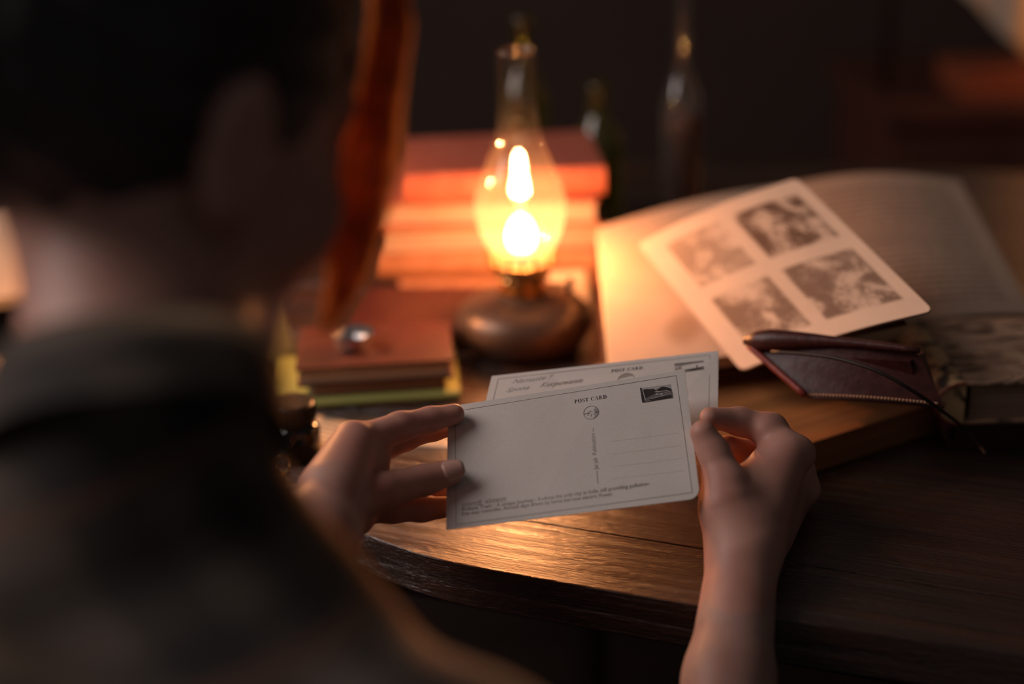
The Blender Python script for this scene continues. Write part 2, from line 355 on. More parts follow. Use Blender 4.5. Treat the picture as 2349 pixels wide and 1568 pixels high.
# tall stack behind the lamp
st0 = Vector((-0.012, 1.355, TZ)); zc = 0
stack = [('faded brown bound book, lowest of the tall stack behind the lamp', .212, .15, .020, 'orange', 'pages', .01, 3),
         ('orange-brown book with cream leaf edges, second from the bottom behind the lamp', .222, .15, .024, 'orange', 'pages', 0, -2),
         ('tan covered book in the middle of the tall stack behind the lamp', .212, .15, .026, 'orange', 'pages2', -.004, 1),
         ('pale bright-edged book, second from the top of the tall stack', .216, .15, .024, 'red2', 'pages2', -.006, -3),
         ('faded red book on top of the tall stack behind the lamp', .190, .14, .028, 'red2', 'red2', .006, 4)]
for (lab, L, W, t, c, p, dx, a) in stack:
    closed_book('book', st0 + Vector((dx, 0, zc)), PI / 2 + (PI if p == 'pages2' else 0) + math.radians(a - 1), W, L, t, M[c], M[p], lab, 'books stacked behind the lamp'); zc += t + 0.0003
# small stack at the left
gp = 'small pile of books left of the lamp'
closed_book('notebook', (-0.124, 1.088, TZ), math.radians(94), .092, .156, .0075, M['green'], M['pages'], 'yellow-green notebook under the small red book, left of the lamp', gp, 'notebook')
closed_book('book', (-0.112, 1.086, TZ + .0077), math.radians(275), .080, .110, .0095, M['pages2'], M['pages2'], 'thin pale paper-covered book between the green notebook and the red book', gp)
closed_book('book', (-0.113, 1.087, TZ + .0175), math.radians(274), .090, .126, .0165, M['red'], M['pages'], 'red cloth book with a small silver dish on its cover', gp)
closed_book('book', (-0.085, 1.205, TZ), math.radians(84), .10, .11, .022, M['leather'], M['pages'], 'dark red book lying between the small pile and the tall stack')
# dish on the red book
mb = MB(); prof = [(0.011, 0.0), (0.014, 0.001), (0.016, 0.006), (0.018, 0.012), (0.0185, 0.013), (0.017, 0.013), (0.014, 0.006), (0.011, 0.003), (0.0, 0.003)]
mb.lathe([(0, 0)] + prof, 12); o = mb.build('silver_dish', M['dishglass']); o.location = (-0.130, 1.080, TZ + .0342)
tag(o, 'small faceted shiny silver dish on the red book cover', 'dish')
# green-grey card behind the pile
o = MB().box(-0.05, 0.05, -0.0006, 0.0006, 0, 0.075).build('greeting_card', mat_plain('sage_card', (0.12, 0.15, 0.11), None, 0.8, 20))
o.location = (-0.216, 1.120, TZ); o.rotation_euler = (math.radians(-20), 0, math.radians(60)); tag(o, 'grey-green card leaning at the left end of the notebook', 'card')

# dark jar with a ribbed lid
e = empty('ink_bottle', (-0.163, .952, TZ)); tag(e, 'squat dark glass ink bottle with a ribbed black lid beside the left hand', 'bottle')
mb = MB(); mb.lathe(closed_lathe([(0.017, 0), (0.019, 0.002), (0.019, 0.022), (0.016, 0.027), (0.012, 0.029)]), 28); mb.build('body', M['bglass'], e, True)
mb = MB(); mb.lathe(closed_lathe([(0.0165, 0.0), (0.0165, 0.020)]), 28); o = mb.build('ink', M['black'], e, True); o.location.z = 0.0015
mb = MB(); mb.lathe([(0, 0.0292), (0.0155, 0.0292), (0.0165, 0.031), (0.0165, 0.043), (0.015, 0.045), (0, 0.045)], 30)
for k in range(24):
    a = 2 * PI * k / 24; mb.tube([(0.0165 * math.cos(a), 0.0165 * math.sin(a), 0.031), (0.0165 * math.cos(a), 0.0165 * math.sin(a), 0.043)], 0.0010, 5)
mb.build('lid', M['black'], e)
# copper cup left of the pile
e = empty('copper_cup', (-0.236, 1.085, TZ)); tag(e, 'small copper cup at the left end of the green notebook', 'cup')
mb = MB(); mb.lathe([(0, 0), (0.014, 0), (0.017, 0.004), (0.019, 0.02), (0.020, 0.034), (0.0192, 0.034), (0.018, 0.02), (0.015, 0.005), (0, 0.003)], 28); mb.build('body', M['copper'], e, True)
MB().tube([(0.019, 0, 0.028), (0.029, 0, 0.026), (0.030, 0, 0.015), (0.0185, 0, 0.010)], 0.0016, 8).build('handle', M['copper'], e, True)
# paper scraps
def paper_quad(name, corners, mat, label, cat='paper', thick=0.0005, z=0.0004):
    c = [Vector(q) for q in corners]; n = 6; v = []; f = []
    for j in range(n + 1):
        for i in range(n + 1):
            a, b_ = i / n, j / n; p = c[0] * (1 - a) * (1 - b_) + c[1] * a * (1 - b_) + c[2] * a * b_ + c[3] * (1 - a) * b_
            v.append(p + Vector((0, 0, z + 0.0010 * math.sin(a * 5 + 1) * math.sin(b_ * 4) ** 2)))
    for j in range(n):
        for i in range(n): q = j * (n + 1) + i; f.append((q, q + 1, q + n + 2, q + n + 1))
    o = mesh(name, v, f, mat, None, True); uv = o.data.uv_layers.new(name='UVMap')
    for l in o.data.loops: k = l.vertex_index; uv.data[l.index].uv = ((k % (n + 1)) / n, (k // (n + 1)) / n)
    md = o.modifiers.new('thickness', 'SOLIDIFY'); md.thickness = thick; md.offset = 1
    return tag(o, label, cat)
M['note'] = mat_printed('stamped_paper', (0.72, 0.60, 0.44), panels=[(0.55, 0.9, 0.1, 0.5, 1.0, 3.1)], text=[(0.08, 0.5, 0.1, 0.9, 9, 0.7)])
paper_quad('note', [Pz(706, 948, 0), Pz(880, 985, 0), Pz(830, 1062, 0), Pz(690, 1040, 0)], M['note'], 'loose cream note with a dark stamp lying behind the left hand')
paper_quad('note', [Pz(930, 985, 0), Pz(1120, 1000, 0), Pz(1110, 1032, 0), Pz(915, 1022, 0)], M['note'], 'small cream slip on the table seen between index finger and thumb')
# little key ring
e = empty('key_ring', Pz(643, 1090, 0.0)); tag(e, 'tiny glinting brass key ring on the table beside the shoulder', 'key ring')
mb = MB(); mb.tube([(0.0065 * math.cos(a), 0.0022 + 0.002 * math.sin(a), 0.0075 + 0.0065 * math.sin(a)) for a in [2 * PI * i / 20 for i in range(21)]], 0.0011, 6); mb.build('ring', M['brass'], e, True)
mb = MB(); mb.box(-0.0015, 0.0015, -0.016, 0.001, 0, 0.0014).box(-0.004, 0.0015, -0.016, -0.0135, 0, 0.0014).box(-0.0035, 0.0015, -0.012, -0.0105, 0, 0.0014); mb.build('key', M['brass'], e)

# ------------------------------------------------------------------ oil lamp
lamp = empty('oil_lamp', (LX, LY, TZ)); tag(lamp, 'lit kerosene lamp with a bulging glass chimney in the middle of the table', 'lamp')
mb = MB(); mb.lathe(closed_lathe([(0.046, 0), (0.050, 0.002), (0.056, 0.010), (0.060, 0.020), (0.058, 0.031), (0.050, 0.039), (0.036, 0.044), (0.022, 0.046), (0.020, 0.049)]), 56); mb.build('reservoir', M['reserv'], lamp, True)
mb = MB(); mb.lathe(closed_lathe([(0.0205, 0.0485), (0.0205, 0.053), (0.017, 0.054), (0.017, 0.058), (0.021, 0.060), (0.0225, 0.068), (0.021, 0.072)]), 40)
for k in range(20):
    a = 2 * PI * k / 20; mb.tube([(0.0222 * math.cos(a), 0.0222 * math.sin(a), 0.0635), (0.0236 * math.cos(a), 0.0236 * math.sin(a), 0.0645)], 0.0016, 6)
mb.build('burner', M['brass'], lamp)
mb = MB(); mb.lathe([(0.021, 0.071), (0.0275, 0.0735), (0.0285, 0.077), (0.0278, 0.077), (0.0268, 0.0745), (0.021, 0.0725)], 40); mb.build('gallery', M['brass'], lamp, True)
for k in range(16):
    a = 2 * PI * k / 16; c, s = math.cos(a), math.sin(a)
    MB().tube([(0.0283 * c, 0.0283 * s, 0.076), (0.0300 * c, 0.0300 * s, 0.082), (0.0290 * c, 0.0290 * s, 0.090)], [0.0016, 0.0013, 0.0008], 5).build('prong', M['brass'], lamp)
MB().tube([(0.02, -0.004, 0.056), (0.040, -0.010, 0.056)], 0.0012, 8).build('knob_shaft', M['brass'], lamp)
MB().tube([(0.039, -0.0097, 0.056), (0.0405, -0.0102, 0.056), (0.042, -0.0106, 0.056)], [0.0072, 0.0076, 0.0072], 18).build('wick_knob', M['black'], lamp)
mb = MB(); mb.box(-0.007, 0.007, -0.0014, 0.0014, 0.068, 0.0855); mb.build('wick', M['wick'], lamp)
prof = [(0.0262, 0.0775), (0.0262, 0.084), (0.030, 0.092), (0.0352, 0.104), (0.0382, 0.116), (0.0388, 0.126), (0.0368, 0.138), (0.0320, 0.152), (0.0262, 0.166), (0.0213, 0.179), (0.0180, 0.192), (0.0165, 0.206), (0.0160, 0.225), (0.0160, 0.2535), (0.0163, 0.256), (0.0155, 0.2565)]
def dense(p, n=4):
    r = []
    for i in range(len(p) - 1):
        p0 = p[max(i - 1, 0)]; p1 = p[i]; p2 = p[i + 1]; p3 = p[min(i + 2, len(p) - 1)]
        for k in range(n):
            t = k / n
            r.append(tuple(0.5 * (2 * b + (-a + c) * t + (2 * a - 5 * b + 4 * c - d) * t * t + (-a + 3 * b - 3 * c + d) * t ** 3) for a, b, c, d in zip(p0, p1, p2, p3)))
    return r + [p[-1]]
dp = dense(prof, 3); mb = MB(); mb.lathe(dp, 64); mb.build('chimney', M['chimney'], lamp, True)
mb = MB(); mb.tube([(0.0158 * math.cos(a), 0.0158 * math.sin(a), 0.2565) for a in [2 * PI * i / 32 for i in range(33)]], 0.0011, 6); mb.build('chimney_rim', mat_glass('rim_glass', (0.7, 0.66, 0.6), 0.15, gloss=1.0), lamp, True)
m, nt, b = newmat('flame'); nt.nodes.remove(b); outn = nt.nodes['Material Output']
tcn = N(nt, 'TexCoord'); sxn = N(nt, 'SeparateXYZ'); nt.links.new(tcn.outputs['Object'], sxn.inputs[0])
em = N(nt, 'Emission', Strength=8.0); nt.links.new(ramp(nt, sm(nt, sxn.outputs[2], 0.086, 0.125), [(0, (1.0, 0.62, 0.30)), (0.25, (1.0, 0.74, 0.42)), (1, (1.0, 0.55, 0.2))]), em.inputs[0])
tr = N(nt, 'BsdfTransparent'); ad = nt.nodes.new('ShaderNodeAddShader'); nt.links.new(em.outputs[0], ad.inputs[0]); nt.links.new(tr.outputs[0], ad.inputs[1]); nt.links.new(ad.outputs[0], outn.inputs[0])
mb = MB(); fp = dense([(0.001, 0.0835), (0.0085, 0.0862), (0.0118, 0.092), (0.0125, 0.099), (0.0112, 0.106), (0.0080, 0.113), (0.0040, 0.117), (0.0004, 0.119)], 3)
v0 = len(mb.v); mb.lathe(fp, 20); mb.v = [(x, yy * 0.5, z) for x, yy, z in mb.v]; mb.build('flame', m, lamp, True)
# note behind the lamp
paper_quad('note', [Py(1256, 622, 1.250), Py(1346, 618, 1.250), Py(1364, 728, 1.226), Py(1262, 735, 1.226)], M['paper'], 'cream note leaning on the tall book stack right of the lamp burner', z=0)

# ------------------------------------------------------------------ bottles at the back
def bottle(loc, prof, mat, label, stop=None):
    e = empty('bottle', loc); tag(e, label, 'bottle')
    mb = MB(); mb.lathe([(0, 0)] + dense(prof, 3), 40); mb.build('glass_body', mat, e, True)
    r, h = prof[-1]; MB().lathe([(r + .0002, h - 0.006), (r + 0.0016, h - 0.005), (r + 0.0016, h - 0.001), (r, h)], 24).build('lip', mat, e, True)
    return e
bt = bottle((0.190, 1.50, TZ), [(0.019, 0), (0.021, 0.003), (0.021, 0.06), (0.021, 0.120), (0.0195, 0.138), (0.0125, 0.158), (0.0092, 0.172), (0.0085, 0.20), (0.0085, 0.225), (0.0088, 0.275)], M['clear'], 'tall slim clear glass bottle with a long neck, behind the open books')
lq = MB(); lq.lathe(closed_lathe([(0.0185, 0.003), (0.0195, 0.006), (0.0195, 0.118), (0.0188, 0.1195)]), 40); fix(lq.build('liquor', mat_glass('amber_liquor', (0.75, 0.42, 0.12), 0.03, haze=0.06, hazecol=(0.8, 0.4, 0.1)), bt, True)).matrix_parent_inverse = Matrix()
bottle((0.100, 1.50, TZ), [(0.025, 0), (0.027, 0.003), (0.027, 0.05), (0.027, 0.088), (0.022, 0.104), (0.012, 0.120), (0.0098, 0.130), (0.0098, 0.150), (0.0102, 0.156)], M['gglass'], 'short olive green glass bottle behind the book stack')
bottle((0.022, 1.52, TZ), [(0.023, 0), (0.026, 0.003), (0.026, 0.06), (0.026, 0.130), (0.022, 0.150), (0.013, 0.172), (0.0100, 0.190), (0.0098, 0.215), (0.0102, 0.226)], M['gglass'], 'taller green bottle directly behind the lamp chimney')

# ------------------------------------------------------------------ open books
def leaf_patch(name, c, parent, mat, thick, arch=0.0, round_c=0.0, n=20, m=14, mat_side=None):
    """sheaf of leaves: top surface between four corners (far-left, far-right, near-right, near-left) with real thickness below"""
    c = [Vector(q) for q in c]; nr = ((c[1] - c[0]).cross(c[0] - c[3])).normalized()
    if nr.z < 0: nr = -nr
    v = []; f = []; uvs = []
    for j in range(m + 1):
        for i in range(n + 1):
            a, b_ = i / n, j / m
            aa, bb = a, b_
            if round_c:                                    # rounded corners
                for (ca, cb) in ((0, 0), (1, 0), (1, 1), (0, 1)):
                    da, db = abs(a - ca), abs(b_ - cb)
                    if da < round_c and db < round_c:
                        x, y_ = round_c - da, round_c - db; L = math.hypot(x, y_); mx = max(x, y_)
                        if L > 1e-6:
                            s = mx / L; x, y_ = x * s, y_ * s
                        aa = abs(ca - (round_c - x)); bb = abs(cb - (round_c - y_))
            p = c[0] * (1 - aa) * (1 - bb) + c[1] * aa * (1 - bb) + c[2] * aa * bb + c[3] * (1 - aa) * bb
            v.append(p + nr * (arch * math.sin(PI * aa) * (1 if not callable(thick) else 1))); uvs.append((aa, bb))
    for j in range(m):
        for i in range(n): q = j * (n + 1) + i; f.append((q, q + n + 1, q + n + 2, q + 1))
    nt_ = len(v); v += [p - nr * thick for p in v[:nt_]]
    f += [tuple(k + nt_ for k in q[::-1]) for q in f[:]]; nb = len(f)
    ring = [i for i in range(n + 1)] + [j * (n + 1) + n for j in range(1, m + 1)] + [m * (n + 1) + i for i in range(n - 1, -1, -1)] + [j * (n + 1) for j in range(m - 1, 0, -1)]
    for k in range(len(ring)): a, b_ = ring[k], ring[(k + 1) % len(ring)]; f.append((a, b_, b_ + nt_, a + nt_))
    mats = [mat, mat_side or M['pages']]
    o = mesh(name, v, f, mats, parent, True); o.data.polygons.foreach_set('material_index', [0] * (nb // 2) + [1] * (len(f) - nb // 2))
    uv = o.data.uv_layers.new(name='UVMap')
    for l in o.data.loops: uv.data[l.index].uv = uvs[l.vertex_index % nt_]
    o.data.set_sharp_from_angle(angle=0.7)
    if parent: fix(o)
    return o
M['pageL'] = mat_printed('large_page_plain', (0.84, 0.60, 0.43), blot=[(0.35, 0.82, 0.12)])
M['pageR'] = mat_printed('large_page_text_shaded', (0.48, 0.33, 0.235), text=[(0.10, 0.90, 0.08, 0.93, 26, 0.75)])  # notebook's shadow on the right page put into its darker colour
M['pageP'] = mat_printed('illustrated_page', (0.85, 0.63, 0.46), panels=[(0.13, 0.47, 0.10, 0.45, 0.62, 1.3), (0.55, 0.93, 0.10, 0.45, 1.0, 5.7), (0.13, 0.47, 0.54, 0.90, 0.85, 8.2), (0.55, 0.93, 0.54, 0.90, 0.85, 11.9)])
e = empty('open_book', Pz(1800, 620, 0)); tag(e, 'large open book with cream pages, lying under and behind the illustrated notebook', 'book')
FL, FM, FR = Pz(1372, 522, .080), Pz(1800, 425, .078), Pz(2200, 413, .085)
NL, NM, NR = Pz(1402, 868, .044), Pz(1885, 800, .044), Pz(2372, 718, .046)
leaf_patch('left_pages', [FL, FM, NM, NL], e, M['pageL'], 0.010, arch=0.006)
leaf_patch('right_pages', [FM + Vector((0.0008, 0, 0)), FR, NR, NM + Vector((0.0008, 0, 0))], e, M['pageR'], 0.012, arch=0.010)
def off(p, q, d): return p + (p - q).normalized() * d
cz = Vector((0, 0, 0.0135))
ex = lambda a, b_: off(a, b_, 0.004)
leaf_patch('cover', [ex(FL, FM) - cz, FM - cz, NM - cz, ex(NL, NM) - cz], e, M['red'], 0.003, arch=0.006, mat_side=M['red'])
leaf_patch('cover', [FM - cz + Vector((.0005, 0, 0)), ex(FR, FM) - cz, ex(NR, NM) - cz, NM - cz + Vector((.0005, 0, 0))], e, M['red'], 0.003, arch=0.004, mat_side=M['red'])
# a closed book that props the far side of the open one
closed_book('book', (0.245, 1.30, TZ), math.radians(88), .09, .30, .038, M['leather'], M['pages'], 'dark book propping up the far side of the open books')

# leather notebook with illustrated pages
nb = empty('leather_notebook', Pz(1900, 800, 0)); tag(nb, 'open oxblood leather notebook with four brown sketches on its rounded page', 'notebook')
a0, a1, a2, a3 = Pz(1462, 560, .100), Pz(1828, 408, .160), Pz(2142, 712, .120), Pz(1700, 850, .052)
leaf_patch('illustrated_page', [a0, a1, a2, a3], nb, M['pageP'], 0.0022, arch=0.006, round_c=0.035, n=40, m=40)
zz = Vector((0, 0, .0035))
ins = lambda p, q, t: p + (q - p) * t
leaf_patch('page_block', [ins(a0, a2, .05) - zz, ins(a1, a3, .03) - zz, ins(a2, a0, .10) - zz, ins(a3, a1, .12) - zz], nb, M['leather'], 0.022, arch=0.004, mat_side=M['leather'])  # dark block added to keep lamp light off the right page
lc = [Pz(1705, 785, .086), Pz(2105, 808, .100), Pz(2168, 934, .066), Pz(1850, 912, .064)]
leaf_patch('leather_cover', lc, nb, M['leather'], 0.0035, arch=0.004, round_c=0.04, n=24, m=16, mat_side=M['leather'])
p0, p1 = lc[0], lc[1]
mb = MB(); mb.tube([p0 + (p1 - p0) * t + Vector((0, -0.004, 0.003 + 0.003 * math.sin(PI * t))) for t in [i / 12 for i in range(13)]], [0.003, 0.007, 0.008, 0.007, 0.006, 0.005, 0.004, 0.0035, 0.003, 0.003, 0.0028, 0.0025, 0.002], 14)
fix(mb.build('spine_roll', M['leather'], nb, True))
edge = [lc[0] + (lc[3] - lc[0]) * t + Vector((-0.0015, -0.001, 0.0028)) for t in [0.12 + 0.88 * i / 10 for i in range(11)]]
fix(MB().tube(edge, 0.0024, 8).build('edge_binding', M['redleather'], nb, True))
mb = MB(); nr_ = ((lc[1] - lc[0]).cross(lc[0] - lc[3])).normalized()
def onl(a, b_): return lc[0] * (1 - a) * (1 - b_) + lc[1] * a * (1 - b_) + lc[2] * a * b_ + lc[3] * (1 - a) * b_ + nr_ * (0.004 * math.sin(PI * a) + 0.0006)
for i in range(38):
    t = 0.03 + 0.94 * i / 38; mb.tube([onl(t, .95), onl(t + .008, .95) + nr_ * .0006, onl(t + .016, .95)], 0.0009, 5)
fix(mb.build('stitching', M['thread'], nb))
cp = [Pz(1770, 806, .092), Pz(1900, 818, .100), Pz(2010, 850, .098), Pz(2100, 900, .084), Pz(2165, 945, .064), Pz(2215, 985, .024), Pz(2262, 1040, .0225)]
fix(MB().tube(dense([tuple(q) for q in cp], 4), 0.0013, 8).build('tie_cord', M['cord'], nb, True))
# lower half of the notebook: leaf block under the leather cover, leather-dark for the shade there
leaf_patch('page_block', [lc[0] + Vector((.012, -.004, -.0045)), lc[1] + Vector((-.006, -.004, -.0045)), lc[2] + Vector((-.010, .014, -.0045)), lc[3] + Vector((.016, .014, -.0045))], nb, M['leather'], 0.028, arch=0.003, mat_side=M['leather'])

# thick wooden board
bd = Vector((0.87, 0.49, 0)).normalized(); bn = Vector((-bd.y, bd.x, 0))
e = empty('wooden_board', Vector((0.093, 0.830, TZ)) + bd * 0.045, math.atan2(bd.y, bd.x)); tag(e, 'thick brown wooden box board with a rim, half under the leather notebook', 'board')
mb = MB(); mb.box(0, 0.225, 0, 0.200, 0, 0.0225); mb.build('body', M['board'], e, bevel=0.001)
mb = MB()
for q in ((0, 0.225, 0, 0.009), (0, 0.225, 0.191, 0.200), (0, 0.009, 0.009, 0.191), (0.216, 0.225, 0.009, 0.191)): mb.box(q[0], q[1], q[2], q[3], 0.0226, 0.0248)
mb.build('rim', M['board'], e, bevel=0.0006)
# books at the right edge
m, nt, b = newmat('marbled_paper'); b.inputs['Roughness'].default_value = 0.55
n1 = N(nt, 'TexNoise', Vector=obj_coord(nt, (1, 3, 1)), Scale=14.0, Detail=6.0, Distortion=2.2)
nt.links.new(ramp(nt, n1.outputs[0], [(0.36, (0.10, 0.065, 0.045)), (0.47, (0.52, 0.32, 0.21)), (0.56, (0.62, 0.40, 0.27)), (0.64, (0.2, 0.12, 0.08))]), b.inputs['Base Color']); M['marble'] = m
m, nt, b = newmat('gilt_marbled_spine'); b.inputs['Roughness'].default_value = 0.4
n1 = N(nt, 'TexNoise', Vector=obj_coord(nt), Scale=38.0, Detail=4.0, Distortion=1.2)
nt.links.new(ramp(nt, n1.outputs[0], [(0.40, (0.07, 0.055, 0.045)), (0.5, (0.78, 0.52, 0.26)), (0.7, (0.80, 0.58, 0.30))]), b.inputs['Base Color']); M['gilt'] = m
e = empty('book', (0.392, 0.978, TZ + .0235), math.radians(-1)); tag(e, 'thick old book with a marbled cover and mottled golden spine at the right edge', 'book')
mb = MB(); mb.box(-0.070, 0.090, -0.062, 0.062, 0.030, 0.0325).box(-0.070, 0.090, -0.062, 0.062, 0, 0.0025); mb.build('cover', M['marble'], e, bevel=0.0006)
mb = MB(); mb.box(-0.066, 0.087, -0.059, 0.059, 0.0026, 0.0299); mb.build('page_block', mat_pages('brown_page_edges', (0.40, 0.25, 0.17)), e)
pr = [(-0.0705 - 0.020 * math.cos(a), 0.01625 + 0.01625 * math.sin(a)) for a in [-PI / 2 + PI * i / 10 for i in range(11)]]
mb = MB(); n = 11; v = [(x, -0.062, z) for x, z in pr] + [(x, 0.062, z) for x, z in pr]; mb.add(v, [(i, i + 1, n + i + 1, n + i) for i in range(n - 1)] + [tuple(range(n)), tuple(range(n, 2 * n))[::-1]]); mb.build('spine', M['gilt'], e)
MB().tube([(x - 0.001, -0.0625, z) for x, z in pr], 0.0012, 6).build('headband', M['redleather'], e)
closed_book('book', (0.412, 0.985, TZ), math.radians(-2), .185, .125, .023, M['leather'], M['leather'], 'dark brown book under the thick marbled one at the right edge')

# page far left, seen beyond the neck
e = empty('open_book', (-0.50, 1.40, TZ), math.radians(14)); tag(e, 'open book with bright cream pages far left beyond the neck', 'book')
leaf_patch('page_block', [(-0.60, 1.47, TZ + .035), (-0.455, 1.50, TZ + .060), (-0.415, 1.27, TZ + .024), (-0.54, 1.25, TZ + .012)], e, M['paper'], 0.010, arch=0.006)
leaf_patch('page_block', [(-0.452, 1.50, TZ + .060), (-0.35, 1.48, TZ + .026), (-0.32, 1.26, TZ + .014), (-0.412, 1.27, TZ + .024)], e, M['paper'], 0.010, arch=0.004)

# cabinet with cloth far right
cb = empty('cabinet', (1.02, 2.42, 0)); tag(cb, 'dark reddish wooden cabinet at the back right behind the table', 'cabinet')
cw = mat_wood('cabinet_wood', (0.11, 0.035, 0.022), (0.06, 0.02, 0.014), scale=0.4, rough=0.45, bump=0.2, axis=2)
mb = MB(); mb.box(-0.40, 0.45, -0.20, 0.20, 0.05, 0.675).box(-0.38, 0.43, -0.18, 0.2, 0, 0.05); mb.build('body', cw, cb, bevel=0.003)
mb = MB(); mb.box(-0.42, 0.47, -0.225, 0.21, 0.6755, 0.703); mb.build('top', cw, cb, bevel=0.003)
for s in (0, 1):
    d = MB().box(-0.385 + s * 0.415, 0.02 + s * 0.415, -0.214, -0.2005, 0.08, 0.655).build('door', cw, cb, bevel=0.003)
    kb = MB().tube([(0, 0, 0), (0, -0.010, 0), (0, -0.016, 0), (0, -0.022, 0)], [0.004, 0.004, 0.011, 0.006], 14).build('knob', M['brass'], d, True); kb.location = (-0.01 + s * 0.07, -0.2142, 0.42)
e = empty('wooden_box', (0.82, 2.32, 0.7035)); tag(e, 'red-brown wooden box on the cabinet under the pale cloth', 'box')
rb = mat_wood('red_box_wood', (0.42, 0.11, 0.05), (0.28, 0.07, 0.03), scale=0.6, rough=0.4, bump=0.2)
MB().box(-0.085, 0.14, -0.07, 0.07, 0, 0.035).build('body', rb, e, bevel=0.002); MB().box(-0.088, 0.143, -0.073, 0.073, 0.0353, 0.043).build('lid', rb, e, bevel=0.002)
v = []; f = []; n = 40; mm = 40
for j in range(mm + 1):
    for i in range(n + 1):
        a, b_ = i / n, j / mm; x = -0.26 + 0.50 * a
        fold = 0.022 * math.sin(a * 17 + 2.5 * b_) + 0.011 * math.sin(a * 41 + 1)
        zlow = 0.752 + max(0, 0.62 - a) ** 1.1 * 0.55
        v.append((0.80 + x * (0.55 + 0.45 * b_), 2.33 + fold - 0.06 * b_, zlow + (1.30 - zlow) * (1 - b_)))
for j in range(mm):
    for i in range(n): q = j * (n + 1) + i; f.append((q, q + 1, q + n + 2, q + n + 1))
o = mesh('hanging_cloth', v, f, M['cloth'], None, True); md = o.modifiers.new('thickness', 'SOLIDIFY'); md.thickness = 0.003
tag(o, 'pale cream cloth hanging in folds above the red-brown box at the top right', 'cloth')
mb = MB(); mb.tube([(0.62, 2.33, 1.305), (1.2, 2.33, 1.305)], 0.008, 10); mb.tube([(1.19, 2.33, 0.7035), (1.19, 2.33, 1.32)], 0.008, 10); mb.tube([(0.63, 2.33, 0.7035), (0.63, 2.33, 1.32)], 0.008, 10)
o = mb.build('drying_rail', M['dwood'], None, True); tag(o, 'dark wooden rail on the cabinet that carries the pale cloth', 'rail')

def added_candle(loc, hgt, power, label):  # unseen candles added for warm light the lamp doesn't give
    e = empty('added_candle', loc); tag(e, label, 'added_candle')
    mb = MB(); mb.lathe([(0, 0), (0.035, 0), (0.045, 0.008), (0.043, 0.010), (0.034, 0.003), (0, 0.003)], 30); mb.build('dish', M['brass'], e, True)
    mb = MB(); mb.lathe(closed_lathe([(0.011, 0.0032), (0.011, hgt - .003), (0.009, hgt)]), 24); mb.build('wax', M['paper'], e, True)
    mb = MB(); mb.lathe(dense([(0.001, hgt + .005), (0.005, hgt + .012), (0.005, hgt + .020), (0.0003, hgt + .040)], 3), 14); mb.build('flame', bpy.data.materials['flame'], e, True)
    ld = bpy.data.lights.new('added_candle_light', 'POINT'); ld.energy = power; ld.color = (1.0, 0.39, 0.13); ld.shadow_soft_size = 0.006
    o = bpy.data.objects.new('added_candle_light', ld); COL.objects.link(o); o.location = Vector(loc) + Vector((0, 0, hgt + .019))
added_candle((0.985, 2.17, 0.7035), .17, 0.8, 'unseen taper in a dish, added on the cabinet to light the pale cloth')
added_candle((-0.305, 1.19, TZ), .20, 3.8, 'unseen taper on the table behind the head, added for warm light on hair and page')
# ------------------------------------------------------------------ postcards
class Surf:
    def __init__(s, c): s.TL, s.TR, s.BR, s.BL = c; s.n = ((s.TR - s.TL).cross(s.TL - s.BL)).normalized()
    def at(s, u, v, h=0.0):
        """u 0..1 from the left, v 0..1 from the top"""
        return s.TL * (1 - u) * (1 - v) + s.TR * u * (1 - v) + s.BR * u * v + s.BL * (1 - u) * v + s.n * h
    def uv(s, x, y):
        u, v = 0.5, 0.5
        for _ in range(12):
            def pr(u, v):
                q = s.at(u, v) - CAM; d = q.dot(_f); return 1174.5 + FPX * q.dot(_R) / d, 784 - FPX * q.dot(_U) / d
            X, Y = pr(u, v); Xu, Yu = pr(u + 1e-4, v); Xv, Yv = pr(u, v + 1e-4)
            J = np.array([[(Xu - X) / 1e-4, (Xv - X) / 1e-4], [(Yu - Y) / 1e-4, (Yv - Y) / 1e-4]]); d = np.linalg.solve(J, [x - X, y - Y]); u += d[0]; v += d[1]
        return u, v
CW, CH = 0.153, 0.090                                    # card size in metres
def card(corners, label, round_br=0.0, teeth=58):
    s = Surf(corners); e = empty('postcard', corners[3]); tag(e, label, 'postcard', 'postcards held in the hands')
    pts = [(0, 0)] + [(i / 12, 0) for i in range(1, 13)]
    for i in range(teeth): pts += [(1.0 + 0.0022, (i + 0.3) / teeth), (1.0 - 0.0028, (i + 0.8) / teeth)]
    if round_br:
        pts = [p for p in pts if p[1] < 1 - round_br * CW / CH]
        for i in range(9): a = PI / 2 * i / 8; pts.append((1 - round_br + round_br * math.cos(a), 1 - (round_br - round_br * math.sin(a)) * CW / CH))
    else: pts.append((1, 1))
    pts += [(1 - i / 12, 1) for i in range(1 if not round_br else 2, 13)] + [(0, 1 - i / 8) for i in range(1, 8)]
    n = len(pts); v = [s.at(u, w_, 0) for u, w_ in pts] + [s.at(u, w_, -0.0004) for u, w_ in pts]
    mb = MB(); mb.add(v, [tuple(range(n))[::-1], tuple(range(n, 2 * n))] + [(i, (i + 1) % n, n + (i + 1) % n, n + i) for i in range(n)])
    fix(mb.build('card_sheet', M['card'], e)); return s, e
H0 = 0.00012
def poly2(mb, s, pts, h=H0, mi=0):                       # flat print: polygon in card coordinates (u, v)
    mb.add([s.at(u, v, h) for u, v in pts], [tuple(range(len(pts)))], mi)
